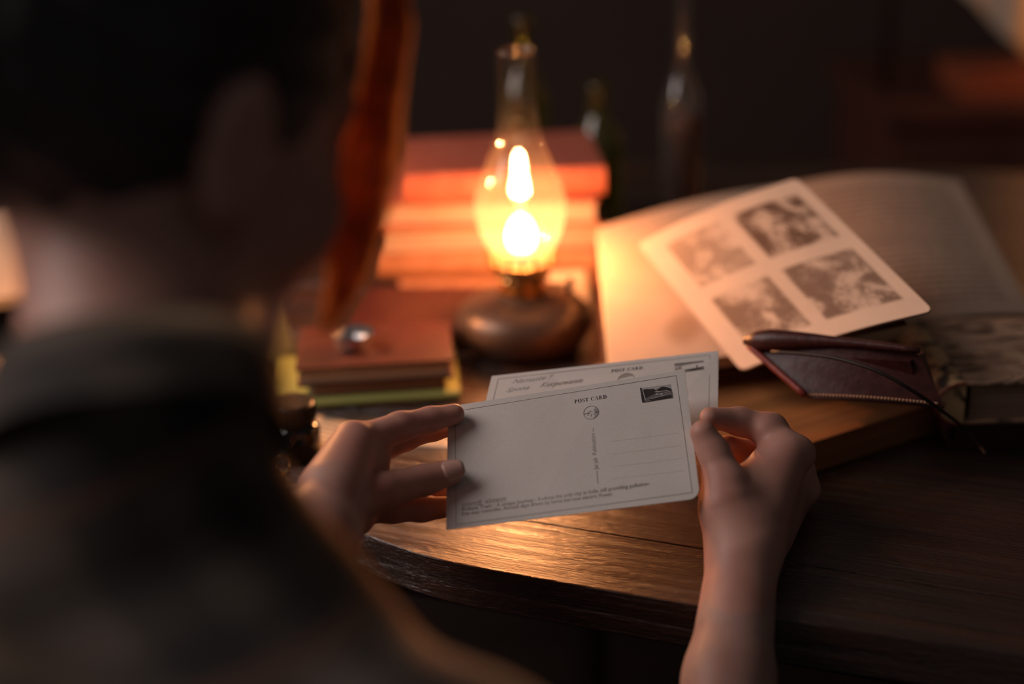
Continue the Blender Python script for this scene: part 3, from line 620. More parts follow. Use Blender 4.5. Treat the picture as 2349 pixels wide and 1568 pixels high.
def line2(mb, s, a, b_, wd, h=H0, n=6, mi=0):
    a = np.array(a, float); b_ = np.array(b_, float); d = (b_ - a) * np.array([CW, CH]); d /= np.linalg.norm(d); nn = np.array([-d[1] / CW, d[0] / CH]) * wd / 2
    for i in range(n): p = a + (b_ - a) * i / n; q = a + (b_ - a) * (i + 1) / n; poly2(mb, s, [p - nn, q - nn, q + nn, p + nn], h, mi)
def ring_arc(cx, cy, ro, ri, a0, a1, n=18):
    P = []
    for i in range(n):
        A = math.radians(a0 + (a1 - a0) * i / n); B = math.radians(a0 + (a1 - a0) * (i + 1) / n)
        P.append([(cx + ro[0] * math.cos(A), cy + ro[1] * math.sin(A)), (cx + ro[0] * math.cos(B), cy + ro[1] * math.sin(B)), (cx + ri[0] * math.cos(B), cy + ri[1] * math.sin(B)), (cx + ri[0] * math.cos(A), cy + ri[1] * math.sin(A))])
    return P
def rc(x0, x1, y0, y1): return [(x0, y0), (x1, y0), (x1, y1), (x0, y1)]
def stroke(pts, ws):
    P = []; pts = [np.array(p) for p in pts]
    ns = []
    for i in range(len(pts)):
        t = pts[min(i + 1, len(pts) - 1)] - pts[max(i - 1, 0)]; t = t / np.linalg.norm(t); ns.append(np.array([-t[1], t[0]]))
    for i in range(len(pts) - 1): P.append([pts[i] - ns[i] * ws[i] / 2, pts[i + 1] - ns[i + 1] * ws[i + 1] / 2, pts[i + 1] + ns[i + 1] * ws[i + 1] / 2, pts[i] + ns[i] * ws[i] / 2])
    return P
def glyph(ch):
    stem = [rc(.10, .33, 0, 1), rc(.02, .40, 0, .06), rc(.02, .32, .94, 1)]
    if ch == 'P': return stem + ring_arc(.30, .74, (.40, .26), (.20, .20), -90, 90), .78
    if ch == 'R': return stem + ring_arc(.30, .74, (.38, .26), (.18, .20), -90, 90) + [[(.38, .5), (.54, .5), (.84, .04), (.66, .04)], rc(.62, .92, 0, .06)], .94
    if ch == 'O': return ring_arc(.46, .5, (.46, .53), (.21, .46), 0, 360, 30), .96
    if ch == 'C': return ring_arc(.46, .5, (.44, .53), (.24, .47), 42, 318, 28) + [rc(.76, .81, .66, 1.0), rc(.78, .83, .10, .24)], .90
    if ch == 'D': return stem + ring_arc(.30, .5, (.56, .50), (.35, .44), -90, 90, 22), .94
    if ch == 'T': return [rc(.28, .51, 0, 1), rc(.02, .76, .94, 1), rc(.02, .07, .74, 1), rc(.71, .76, .74, 1), rc(.20, .58, 0, .06)], .82
    if ch == 'A': return [[(.10, .04), (.16, .04), (.46, .98), (.40, 1.0)], [(.62, .04), (.84, .04), (.52, 1.02), (.38, 1.0)], rc(.24, .66, .30, .36), rc(0, .26, 0, .06), rc(.54, .94, 0, .06)], .96
    if ch == 'S':
        pts = [(.60, .80), (.54, .92), (.40, .98), (.24, .96), (.14, .84), (.14, .72), (.24, .60), (.40, .50), (.54, .40), (.62, .28), (.58, .12), (.44, .02), (.28, .01), (.14, .07), (.08, .22)]
        return stroke(pts, [.05, .06, .07, .1, .13, .15, .17, .18, .17, .15, .13, .1, .07, .06, .05]) + [rc(.60, .65, .70, 1.0), rc(.05, .10, 0, .28)], .72
    return [], .42
def serif(mb, s, text, org, ang, hgt, wid=None, h=H0):
    """text set on the card; org and ang in card units, hgt in metres"""
    W = sum(glyph(c)[1] + .06 for c in text); sx = (wid / W) if wid else hgt
    x = 0; ca, sa = math.cos(ang), math.sin(ang)
    for c in text:
        ps, adv = glyph(c)
        for p in ps:
            q = [((x + a) * sx, b_ * hgt) for a, b_ in p]; poly2(mb, s, [(org[0] + (X * ca - Y * sa) / CW, org[1] - (X * sa + Y * ca) / CH) for X, Y in q], h)
        x += adv + .06
def font_text(name, s, body, org, wid, mat, parent, ang=0, hs=1.0, shear=0, bold=0, h=H0):
    c = bpy.data.curves.new(name, 'FONT'); c.body = body; c.shear = shear; c.offset = bold; c.resolution_u = 2
    o = bpy.data.objects.new(name, c); COL.objects.link(o); bpy.context.view_layer.update()
    me = bpy.data.meshes.new_from_object(o.evaluated_get(bpy.context.evaluated_depsgraph_get())); bpy.data.objects.remove(o)
    xs = [v.co.x for v in me.vertices]; sc = wid / (max(xs) - min(xs)); x0 = min(xs); ca, sa = math.cos(ang), math.sin(ang)
    for v in me.vertices:
        X, Y = (v.co.x - x0) * sc, v.co.y * sc * hs; v.co = s.at(org[0] + (X * ca - Y * sa) / CW, org[1] - (X * sa + Y * ca) / CH, h)
    me.materials.clear(); return fix(link(name, me, mat, parent))

s1, c1 = card([Pd(1028, 932, .905), Pd(1571, 848, .910), Pd(1606, 1142, .858), Pd(1023, 1215, .853)],
              'nearer blank postcard headed POST CARD with a small black and white picture', round_br=0.045)
def U(x, y): return s1.uv(x, y)
mb = MB()
fr = [U(1044, 943), U(1551, 861), U(1588, 1129), U(1046, 1203)]
for i in range(4): line2(mb, s1, fr[i], fr[(i + 1) % 4], 0.00026, n=10)
fix(mb.build('border_line', M['ink2'], c1))
mb = MB(); a = U(1318, 925); b_ = U(1393, 913)
def seg(a, b_): d = ((b_[0] - a[0]) * CW, -(b_[1] - a[1]) * CH); return math.hypot(*d), math.atan2(d[1], d[0])
L, an = seg(a, b_); serif(mb, s1, 'POST CARD', a, an, 0.0027, L); fix(mb.build('heading_lettering', M['ink'], c1))
mb = MB(); pass
for (x0, y0, x1, y1) in ((1354.5, 925, 1355, 930), (1359, 968, 1361, 990), (1369.5, 1079, 1371.5, 1108)):
    mb = MB(); line2(mb, s1, U(x0, y0), U(x1, y1), 0.0004, n=1); fix(mb.build('divider_line', M['ink2'], c1))
a = U(1372, 1076); b_ = U(1364, 993); L, an = seg(a, b_); font_text('publisher_lettering', s1, 'Jai jali  Publication', a, L, M['ink2'], c1, an, 1.05, 0, 0.004)
# round emblem
mb = MB(); ce = U(1356, 946); rx = 0.0049 / CW; ry = 0.0049 / CH
def E(x, y): return (ce[0] + x * rx, ce[1] - y * ry)
poly2(mb, s1, [E(math.cos(t), math.sin(t)) for t in [2 * PI * i / 36 for i in range(36)]], H0, 2)
for P in ring_arc(0, 0, (1, 1), (.93, .93), 0, 360, 36): poly2(mb, s1, [E(*q) for q in P], H0 * 2, 0)
for P in ring_arc(.12, 0, (.34, .34), (.24, .24), 0, 330, 20) + ring_arc(.12, .0, (.14, .14), (.07, .07), 60, 380, 14): poly2(mb, s1, [E(*q) for q in P], H0 * 2, 1)
for P in ([(-.95, -.08), (-.2, .08), (-.12, -.18), (-.6, -.12), (-.9, -.16)], [(-.12, .1), (-.02, .42), (.0, .08)], [(.42, .0), (.85, .12), (.9, -.1), (.5, -.12)], [(-.05, -.2), (.05, -.22), (.02, -.62), (-.06, -.6)], [(-.5, .2), (-.15, .28), (-.15, .18)], [(.3, .3), (.62, .44), (.42, .22)], [(-.62, -.3), (-.3, -.22), (-.36, -.4)]): poly2(mb, s1, [E(*q) for q in P], H0 * 2, 0)
fix(mb.build('emblem', [M['ink2'], M['card'], M['ink5']], c1))
# small picture
q = [U(1468, 890), U(1538, 881), U(1543, 912), U(1473, 923)]
def Q(x, y): return tuple((q[0][k] * (1 - x) + q[1][k] * x) * (1 - y) + (q[3][k] * (1 - x) + q[2][k] * x) * y for k in (0, 1))
mb = MB(); poly2(mb, s1, [Q(0, 0), Q(1, 0), Q(1, 1), Q(0, 1)], H0, 2)
tree = [(0.0, .10)] + [(0.05 + i * 0.042, .12 + 0.06 * random.random()) for i in range(10)] + [(.49, .28), (.47, .62), (.2, .80), (0, .9)]
poly2(mb, s1, [Q(*p) for p in tree], H0 * 2, 0)
poly2(mb, s1, [Q(*p) for p in [(.44, .36), (.58, .22), (.72, .10), (.84, .16), (1, .34), (1, .56), (.5, .50)]], H0 * 2, 0)
poly2(mb, s1, [Q(*p) for p in [(.2, .72), (.5, .52), (1, .48), (1, 1), (0, 1), (0, .85)]], H0 * 2.6, 1)
poly2(mb, s1, [Q(*p) for p in [(.0, .0), (.045, .0), (.09, 1), (0, 1)]], H0 * 3, 0); poly2(mb, s1, [Q(*p) for p in [(.055, .08), (.085, .08), (.135, .88), (.10, .9)]], H0 * 3.4, 3)
for p in ([(.44, .42), (.54, .34), (.60, .42), (.86, .40), (.9, .46), (.56, .48)], [(.44, .60), (.52, .52), (.57, .60), (.54, .68)], [(.60, .58), (.70, .56), (.71, .68), (.61, .70)], [(.78, .52), (.83, .52), (.83, .60), (.78, .60)], [(.88, .50), (.93, .50), (.93, .58), (.88, .58)], [(.3, .84), (.95, .68), (.96, .71), (.3, .88)]): poly2(mb, s1, [Q(*k) for k in p], H0 * 3.4, 3)
poly2(mb, s1, [Q(*p) for p in [(.24, .86), (.97, .78), (.98, .98), (.3, 1.0)]], H0 * 3, 0)
fix(mb.build('tram_picture', [M['ink'], M['mid'], M['ink3'], M['light']], c1))
a = U(1059, 1164); b_ = U(1161, 1149); L, an = seg(a, b_); font_text('hindi_lettering', s1, 'ट्रामगाड़ी, कोलकाता', a, L, M['ink2'], c1, an, 1.15)
a = U(1059, 1172); b_ = U(1134, 1162); L, an = seg(a, b_); font_text('caption_lettering', s1, 'Kolkata Tram :', a, L, M['ink2'], c1, an, 1.1, 0, 0.008)
a = U(1139, 1162); b_ = U(1490, 1112); L, an = seg(a, b_); font_text('caption_lettering', s1, 'A unique Journey - Kolkata the only city in India still providing pollution-', a, L, M['ink2'], c1, an, 1.2)
a = U(1059, 1182); b_ = U(1406, 1136); L, an = seg(a, b_); font_text('caption_lettering', s1, 'free easy tramrides. Ancient days driven by horse but now electric Power.', a, L, M['ink2'], c1, an, 1.2)
mb = MB()
for (x0, y0, x1, y1) in ((1400, 1012, 1555, 992), (1400, 1041, 1560, 1021), (1402, 1070, 1566, 1050), (1402, 1098, 1570, 1078)): line2(mb, s1, U(x0, y0), U(x1, y1), 0.00014, n=4)
fix(mb.build('address_line', M['ink4'], c1))

s2, c2 = card([Pd(1128, 862, .955), Pd(1648, 804, .960), Pd(1646, 1030, .893), Pd(1074, 1082, .885)],
              'farther postcard with green handwriting, its top edge showing above the nearer card')
def U(x, y): return s2.uv(x, y)
mb = MB(); fr = [U(1143, 869), U(1629, 814), U(1624, 1010), U(1096, 1062)]
for i in range(4): line2(mb, s2, fr[i], fr[(i + 1) % 4], 0.00032, n=10)
fix(mb.build('border_line', M['ink2'], c2))
mb = MB(); a = U(1402, 854); b_ = U(1475, 846); L, an = seg(a, b_); serif(mb, s2, 'POST CARD', a, an, 0.0027, L); fix(mb.build('heading_lettering', M['ink'], c2))
mb = MB(); ce = U(1436, 869); rx = 0.0055 / CW; ry = 0.0055 / CH; poly2(mb, s2, [E(math.cos(t), math.sin(t)) for t in [2 * PI * i / 32 for i in range(32)]], H0, 1)
for P in ring_arc(0, 0, (1, 1), (.93, .93), 0, 360, 32): poly2(mb, s2, [E(*q_) for q_ in P], H0 * 2, 0)
line2(mb, s2, U(1438, 854), U(1438, 859), 0.0003, n=1); fix(mb.build('emblem', [M['ink2'], M['ink5']], c2))
q = [U(1547, 834), U(1614, 827), U(1615, 849), U(1549, 856)]
mb = MB(); poly2(mb, s2, [Q(0, 0), Q(1, 0), Q(1, 1), Q(0, 1)], H0, 2); poly2(mb, s2, [Q(0, 0), Q(1, 0), Q(1, .16), Q(0, .22)], H0 * 2, 1)
for p in ([(.30, .74), (1, .60), (1, .95), (.32, 1)], [(.16, .35), (.19, .35), (.20, .62), (.17, .62)], [(0, .60), (.25, .57), (.25, .63), (0, .66)], [(.74, .38), (.77, .38), (.80, .66), (.73, .66)]): poly2(mb, s2, [Q(*k) for k in p], H0 * 2.4, 1)
poly2(mb, s2, [Q(*p) for p in [(.4, .86), (.7, .76), (.98, .74), (.9, .82), (.6, .92)]], H0 * 3, 0)
fix(mb.build('boat_picture', [M['ink'], M['ink2'], M['ink3']], c2))
a = U(1174, 880); b_ = U(1267, 868); L, an = seg(a, b_); font_text('handwriting', s2, 'Namaste !', a, L, M['pen'], c2, an, 1.0, 0.6)
a = U(1160, 899); b_ = U(1214, 892); L, an = seg(a, b_); font_text('handwriting', s2, 'Spona', a, L, M['pen'], c2, an, 0.9, 0.6)
a = U(1238, 888); b_ = U(1337, 876); L, an = seg(a, b_); font_text('handwriting', s2, 'Kurpuwanie', a, L, M['pen'], c2, an, 1.1, 0.6)
mb = MB()
for (x0, y0, x1, y1) in ((1579, 897, 1582, 902), (1582, 902, 1591, 895), (1576, 896, 1577, 902)): line2(mb, s2, U(x0, y0), U(x1, y1), 0.0004, n=1)
fix(mb.build('tick_mark', M['ink2'], c2))

# ------------------------------------------------------------------ person
def cone(X, a, b_, ra, rb):
    a = np.array(a, np.float32); b_ = np.array(b_, np.float32); d = b_ - a; L2 = float(d @ d) + 1e-12
    P = X - a; t = np.clip((P @ d) / L2, 0, 1).astype(np.float32)
    return np.sqrt(((P - t[..., None] * d) ** 2).sum(-1)) - (ra + (rb - ra) * t)
def ell(X, c, r, R=None):
    P = X - np.array(c, np.float32)
    if R is not None: P = P @ R
    k = np.sqrt(((P / np.array(r, np.float32)) ** 2).sum(-1)); return (k - 1) * min(r) * (0.6 + 0.4 * sum(r) / (3 * min(r)))
def smin(a, b_, k):
    h = np.clip(0.5 + 0.5 * (b_ - a) / k, 0, 1); return b_ * (1 - h) + a * h - k * h * (1 - h)
def smax(a, b_, k): return -smin(-a, -b_, k)
def surf_net(fn, lo, hi, h):
    lo = np.array(lo, float); hi = np.array(hi, float); n = np.ceil((hi - lo) / h).astype(int) + 1
    ax = [(lo[i] + h * np.arange(n[i])).astype(np.float32) for i in range(3)]
    F = np.empty(tuple(n), np.float32); step = max(1, int(400000 / (n[1] * n[2])))
    Y, Z = np.meshgrid(ax[1], ax[2], indexing='ij')
    for i in range(0, n[0], step):
        xs = ax[0][i:i + step]; X = np.empty((len(xs), n[1], n[2], 3), np.float32); X[..., 0] = xs[:, None, None]; X[..., 1] = Y; X[..., 2] = Z
        F[i:i + step] = fn(X)
    S = F < 0; nc = n - 1
    cnt = np.zeros(tuple(nc), np.int32); acc = np.zeros(tuple(nc) + (3,), np.float32)
    cr = [(dx, dy, dz) for dx in (0, 1) for dy in (0, 1) for dz in (0, 1)]
    def sub(A, o): return A[o[0]:o[0] + nc[0], o[1]:o[1] + nc[1], o[2]:o[2] + nc[2]]
    for a in cr:
        for k in range(3):
            if a[k] == 0:
                b_ = list(a); b_[k] = 1; Sa, Sb = sub(S, a), sub(S, b_); m_ = Sa != Sb
                if not m_.any(): continue
                Fa, Fb = sub(F, a)[m_], sub(F, b_)[m_]; t = Fa / (Fa - Fb); cnt[m_] += 1
                p = np.tile(np.array(a, np.float32), (len(t), 1)); p[:, k] += t; acc[m_] += p
    act = cnt > 0; idx = -np.ones(tuple(nc), np.int64); idx[act] = np.arange(act.sum()); ii = np.argwhere(act)
    V = lo + h * (ii + acc[act] / cnt[act][:, None]); Q_ = []
    for k in range(3):
        a1, a2 = (k + 1) % 3, (k + 2) % 3
        sl0 = [slice(1, nc[i]) for i in range(3)]; sl0[k] = slice(0, nc[k]); sl1 = list(sl0); sl1[k] = slice(1, nc[k] + 1)
        A, B = S[tuple(sl0)], S[tuple(sl1)]; e_ = np.argwhere(A != B); fl_ = A[A != B]
        base = e_.copy()
        for i in range(3):
            if i != k: base[:, i] += 1
        def g(d1, d2): q_ = base.copy(); q_[:, a1] -= d1; q_[:, a2] -= d2; return idx[q_[:, 0], q_[:, 1], q_[:, 2]]
        quad = np.stack([g(1, 1), g(0, 1), g(0, 0), g(1, 0)], 1); quad[~fl_] = quad[~fl_][:, ::-1]; Q_.append(quad)
    return V, np.concatenate(Q_)
def np_mesh(name, parts, mat, parent, relax=1):
    me = bpy.data.meshes.new(name); off_ = 0; VV = []; QQ = []
    for V, Qd in parts:
        for _ in range(relax):                                # even out the net
            s_ = np.zeros_like(V); c_ = np.zeros(len(V))
            for a, b_ in ((0, 1), (1, 2), (2, 3), (3, 0)):
                np.add.at(s_, Qd[:, a], V[Qd[:, b_]]); np.add.at(c_, Qd[:, a], 1); np.add.at(s_, Qd[:, b_], V[Qd[:, a]]); np.add.at(c_, Qd[:, b_], 1)
            V = V * 0.5 + 0.5 * s_ / np.maximum(c_, 1)[:, None]
        VV.append(V); QQ.append(Qd + off_); off_ += len(V)
    V = np.concatenate(VV).astype(np.float32); Qd = np.concatenate(QQ)
    me.vertices.add(len(V)); me.vertices.foreach_set('co', V.ravel()); me.loops.add(Qd.size); me.loops.foreach_set('vertex_index', Qd.ravel().astype(np.int32))
    me.polygons.add(len(Qd)); me.polygons.foreach_set('loop_start', np.arange(0, Qd.size, 4, dtype=np.int32)); me.update(calc_edges=True); me.validate()
    o = link(name, me, mat, parent, True); return fix(o) if parent else o
def A3(v): return np.array([v[0], v[1], v[2]], np.float32)
def T(x, y, z): return np.array([x, y, z + TZ], np.float32)

NK = A3(Pd(318, 885, .55)); RS = T(-.026, .388, .126); LS = T(-.262, .600, .185)
RE = A3(Pd(1600, 2250, .70)); LE = T(-.25, .64, -.075); PV = T(-.215, .34, -.20)
# --- left hand
def chain(X, pts, rs, k=0.004):
    d = None
    for i in range(len(pts) - 1):
        c = cone(X, pts[i], pts[i + 1], rs[i], rs[i + 1]); d = c if d is None else smin(d, c, k)
    return d
LW = A3(Pd(722, 1232, .800))
def D(x, y, d): return A3(Pd(x, y, d))
LH = dict(
    index=([D(812, 1018, .855), D(918, 978, .876), D(987, 962, .888), D(1042, 949, .8935)], [.0110, .0090, .0078, .0066]),
    middle=([D(838, 1040, .872), D(930, 1000, .897), D(992, 982, .912), D(1046, 974, .9125)], [.0105, .0088, .0078, .0066]),
    ring=([D(820, 1105, .885), D(905, 1118, .905), D(968, 1118, .904), D(1008, 1128, .892)], [.0100, .0082, .0070, .0060]),
    little=([D(810, 1160, .868), D(900, 1166, .876), D(968, 1166, .880), D(1034, 1162, .878)], [.0110, .0086, .0078, .0064]),
    thumb=([D(775, 1165, .822), D(872, 1126, .842), D(975, 1100, .8625), D(1032, 1083, .8675)], [.0150, .0112, .0092, .0080]))
def left_hand(X):
    p = smin(cone(X, LW, LH['index'][0][0], .0215, .0112), cone(X, LW, D(800, 1160, .868), .020, .014), .012)
    p = smin(p, cone(X, D(762, 1120, .825), LH['index'][0][0], .017, .0105), .010)
    p = smin(p, cone(X, D(790, 1150, .85), LH['middle'][0][0], .016, .0115), .012)
    p = smin(p, cone(X, D(795, 1160, .86), LH['ring'][0][0], .016, .012), .012)
    p = smin(p, cone(X, D(850, 1118, .862), D(850, 1060, .868), .009, .010), .010)      # web between thumb and index
    p = smin(p, cone(X, LW, LE, .0215, .036), .014)
    out_ = p
    for kf in ('thumb', 'index', 'middle', 'ring', 'little'):
        fgr = smin(p, chain(X, *LH[kf]), .006); out_ = np.minimum(out_, fgr) if kf == 'thumb' else smin(out_, fgr, .0016)
    return out_
# --- right hand
RW = A3(Pd(1706, 1250, .862))
RH = dict(
    thumb=([D(1668, 1178, .868), D(1662, 1105, .872), D(1636, 1038, .878), D(1612, 992, .8785)], [.0160, .0128, .0102, .0080]),
    index=([D(1800, 1045, .895), D(1768, 985, .910), D(1696, 966, .907), D(1628, 957, .8955)], [.0135, .0105, .0088, .0066]),
    middle=([D(1818, 1082, .925), D(1768, 1022, .940), D(1712, 1040, .930), D(1668, 1022, .914)], [.0130, .0102, .0088, .0070]),
    ring=([D(1818, 1118, .945), D(1770, 1066, .962), D(1715, 1080, .950), D(1690, 1110, .935)], [.0125, .0098, .0085, .0072]),
    little=([D(1806, 1150, .955), D(1762, 1118, .972), D(1722, 1128, .960), D(1706, 1150, .945)], [.0115, .0088, .0078, .0068]))
def right_hand(X):
    p = cone(X, RW, D(1668, 1160, .868), .0200, .0165)
    p = smin(p, cone(X, D(1722, 1238, .875), RH['index'][0][0], .0180, .0140), .014)
    p = smin(p, cone(X, D(1738, 1225, .892), RH['middle'][0][0], .0170, .0135), .014)
    p = smin(p, cone(X, D(1738, 1225, .905), RH['ring'][0][0], .0170, .0130), .014)
    p = smin(p, cone(X, D(1735, 1230, .910), RH['little'][0][0], .0165, .0120), .014)
    p = smin(p, cone(X, D(1690, 1130, .880), D(1760, 1085, .895), .0125, .0125), .012)
    p = smin(p, cone(X, D(1708, 1238, .868), D(1672, 1560, .815), .0195, .0235), .012)
    p = smin(p, cone(X, D(1672, 1560, .815), RE, .0235, .036), .012)
    out_ = p
    for kf in ('thumb', 'index', 'middle', 'ring', 'little'):
        fgr = smin(p, chain(X, *RH[kf]), .007); out_ = np.minimum(out_, fgr) if kf == 'thumb' else smin(out_, fgr, .0018)
    for q_, r_ in ((D(1830, 1040, .898), .0115), (D(1846, 1122, .925), .0105), (D(1757, 986, .903), .0090)):
        out_ = smin(out_, ell(X, q_, (r_, r_, r_)), .005)
    return out_
# --- head
HC = A3(Pd(330, 195, .585)); yaw, pit = math.radians(44), math.radians(24)
hf = Vector((math.sin(yaw) * math.cos(pit), math.cos(yaw) * math.cos(pit), -math.sin(pit))); hr = Vector((math.cos(yaw), -math.sin(yaw), 0)); hu = hr.cross(hf)
RH_ = np.array([[hr.x, hf.x, hu.x], [hr.y, hf.y, hu.y], [hr.z, hf.z, hu.z]], np.float32)      # columns: right, forward, up
def hw(x, y, z): return HC + RH_ @ np.array([x, y, z], np.float32)
def head(X):
    q = (X - HC) @ RH_; s = q.copy(); s[..., 0] = np.abs(s[..., 0])
    d = ell(q, (0, -.012, .018), (.074, .094, .082)); d = smin(d, ell(q, (0, .030, -.040), (.060, .062, .075)), .03)
    d = smin(d, cone(s, (.048, .005, -.060), (.008, .078, -.098), .016, .014), .02)
    d = smin(d, cone(s, (.0, .080, .012), (.036, .070, .014), .010, .010), .012)
    d = smin(d, cone(q, (0, .090, -.004), (0, .112, -.040), .007, .0105), .010); d = smin(d, cone(s, (0, .104, -.044), (.011, .098, -.045), .008, .006), .006)
    d = smin(d, ell(s, (.040, .058, -.036), (.022, .022, .022)), .014)
    d = smin(d, cone(s, (0, .093, -.064), (.016, .084, -.066), .006, .003), .005); d = smin(d, cone(s, (0, .092, -.074), (.014, .084, -.073), .0065, .003), .005)
    d = smax(d, -ell(s, (.031, .093, -.008), (.015, .012, .010)), .008)
    ear = smax(ell(s, (.080, -.006, -.018), (.008, .019, .031)), -ell(s, (.089, -.004, -.014), (.007, .011, .018)), .004); d = smin(d, ear, .006)
    return d
NB = A3(hw(.012, .006, -.062))
def torso(X, g=0.0):
    d = cone(X, NK + np.array([-.012, -.008, -.062], np.float32), RS + np.array([0, 0, -.012], np.float32), 0.050 + g, .042 + g)
    d = smin(d, cone(X, NK + np.array([-.012, -.008, -.062], np.float32), LS + np.array([0, 0, -.010], np.float32), 0.044 + g, .046 + g), .03)
    mid = (RS + LS) / 2 + np.array([-.03, -.02, -.10], np.float32)
    d = smin(d, cone(X, mid + (RS - LS) * .20, PV + (RS - LS) * .22, .085 + g, .085 + g), .05); d = smin(d, cone(X, mid - (RS - LS) * .20, PV - (RS - LS) * .22, .085 + g, .085 + g), .05)
    return d
def skin_main(X):
    d = smin(head(X), cone(X, NB, NK, .045, .046), .018)
    d = smin(d, torso(X), .025)
    d = smin(d, cone(X, RS, RE, .043, .036), .02); d = smin(d, cone(X, LS, LE, .043, .036), .02); return d
person = empty('person', (PV[0], PV[1], 0)); tag(person, 'person in a dark checked shirt seen from behind, holding two postcards', 'person')
lo = np.minimum.reduce([LH['index'][0][0], LW, LE]) - .05; hi = np.maximum.reduce([q for kf in LH for q in LH[kf][0]]) + .03; hi = np.maximum(hi, LE + .05)
# box of the hand itself, then a coarser box for the arm
def limit(fn, c, r): return lambda X: np.maximum(fn(X), np.sqrt(((X - c) ** 2).sum(-1)) - r)
lo = np.minimum.reduce([q - .03 for kf in LH for q in LH[kf][0]] + [LW - .045]); hi = np.maximum.reduce([q + .02 for kf in LH for q in LH[kf][0]] + [LW + .03])
pL = surf_net(left_hand, lo, hi, .0013)
pLa = surf_net(left_hand, np.minimum(LE, LW) - .06, np.maximum(LE, LW) + .03, .004)
lo = np.minimum.reduce([q - .025 for kf in RH for q in RH[kf][0]] + [D(1672, 1560, .815) - .03]); hi = np.maximum.reduce([q + .025 for kf in RH for q in RH[kf][0]])
pR = surf_net(right_hand, lo, hi, .0014)
pRa = surf_net(right_hand, RE - .06, D(1672, 1560, .815) + .035, .004)
pM = surf_net(skin_main, T(-.40, .20, -.30), T(.13, .74, .50), .006)
body = np_mesh('body', [pL, pLa, pR, pRa, pM], M['skin'], person)
# eyes
for sx_ in (-1, 1):
    bm = bmesh.new(); bmesh.ops.create_uvsphere(bm, u_segments=20, v_segments=12, radius=.0115); me = bpy.data.meshes.new('eye'); bm.to_mesh(me); bm.free()
    o = link('eye', me, mat_plain('eye_white', (0.75, 0.7, 0.66), None, 0.2, 20), person, True); o.location = tuple(hw(.031 * sx_, .0715, -.009)); fix(o)
    c_ = Vector(hw(.031 * sx_, .0820, -.0115)); o2 = MB().tube([c_ - hf * 0.0006, c_ + hf * 0.0008], [.0052, .0046], 16).build('iris', mat_plain('iris', (0.05, 0.03, 0.02), None, 0.2, 50), person); fix(o2)
# hair
def hair(X):
    q = (X - HC) @ RH_; d = ell(q, (0, -.016, .022), (.081, .101, .088)) 
    wv = 0.0016 * np.sin(q[..., 0] * 190 + 14 * np.sin(q[..., 2] * 22)) + 0.0012 * np.sin(q[..., 0] * 410 + q[..., 1] * 60)
    d = d + wv
    pl = -(q[..., 2] * .80 - q[..., 1] * .62 + .030)                         # hairline from brow to nape, above the ears
    return smax(d, pl, .012)
pH = surf_net(hair, HC - .14, HC + .14, .0035); np_mesh('hair', [pH], M['hair'], person)
# loose lock of hair beside the face, its backlit glow put partly into the orange strand colour
m, nt, b = newmat('backlit_hair_strands'); nt.nodes.remove(b); outn = nt.nodes['Material Output']
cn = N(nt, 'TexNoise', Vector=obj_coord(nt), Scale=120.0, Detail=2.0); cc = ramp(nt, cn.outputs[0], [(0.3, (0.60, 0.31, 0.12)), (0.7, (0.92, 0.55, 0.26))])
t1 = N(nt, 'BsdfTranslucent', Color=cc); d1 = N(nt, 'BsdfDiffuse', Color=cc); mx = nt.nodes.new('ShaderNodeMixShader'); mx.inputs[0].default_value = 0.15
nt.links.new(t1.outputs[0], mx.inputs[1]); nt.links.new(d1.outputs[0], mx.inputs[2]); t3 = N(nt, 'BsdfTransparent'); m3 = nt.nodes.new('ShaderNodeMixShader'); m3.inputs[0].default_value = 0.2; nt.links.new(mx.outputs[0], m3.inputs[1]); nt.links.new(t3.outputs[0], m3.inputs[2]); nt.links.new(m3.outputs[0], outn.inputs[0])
rg = random.Random(9); mb = MB()
path = [(893, -20, .60), (896, 60, .605), (868, 230, .61), (842, 370, .612), (820, 500, .615), (806, 600, .612), (780, 690, .608), (742, 765, .60)]
wid = [45, 50, 54, 74, 66, 50, 34, 12]
for k in range(130):
    o_ = rg.uniform(-.95, .95); dz = rg.uniform(-.008, .008); ph = rg.uniform(0, 6); cut = rg.choice([8, 8, 8, 7, 6]); hw_ = rg.uniform(.0005, .0010)
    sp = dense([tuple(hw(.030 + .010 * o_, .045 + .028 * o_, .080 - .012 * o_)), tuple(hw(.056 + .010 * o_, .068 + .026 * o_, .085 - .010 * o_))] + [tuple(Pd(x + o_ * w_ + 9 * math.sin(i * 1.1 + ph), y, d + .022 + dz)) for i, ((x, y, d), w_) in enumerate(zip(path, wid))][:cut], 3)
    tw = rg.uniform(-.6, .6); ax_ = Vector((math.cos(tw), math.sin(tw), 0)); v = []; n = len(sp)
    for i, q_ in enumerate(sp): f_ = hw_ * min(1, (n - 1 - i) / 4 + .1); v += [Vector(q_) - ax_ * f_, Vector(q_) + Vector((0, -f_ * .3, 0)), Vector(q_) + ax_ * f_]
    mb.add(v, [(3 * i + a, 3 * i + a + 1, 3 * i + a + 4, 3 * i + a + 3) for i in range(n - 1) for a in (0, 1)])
fix(mb.build('hair_lock', m, person, True)).update_tag()
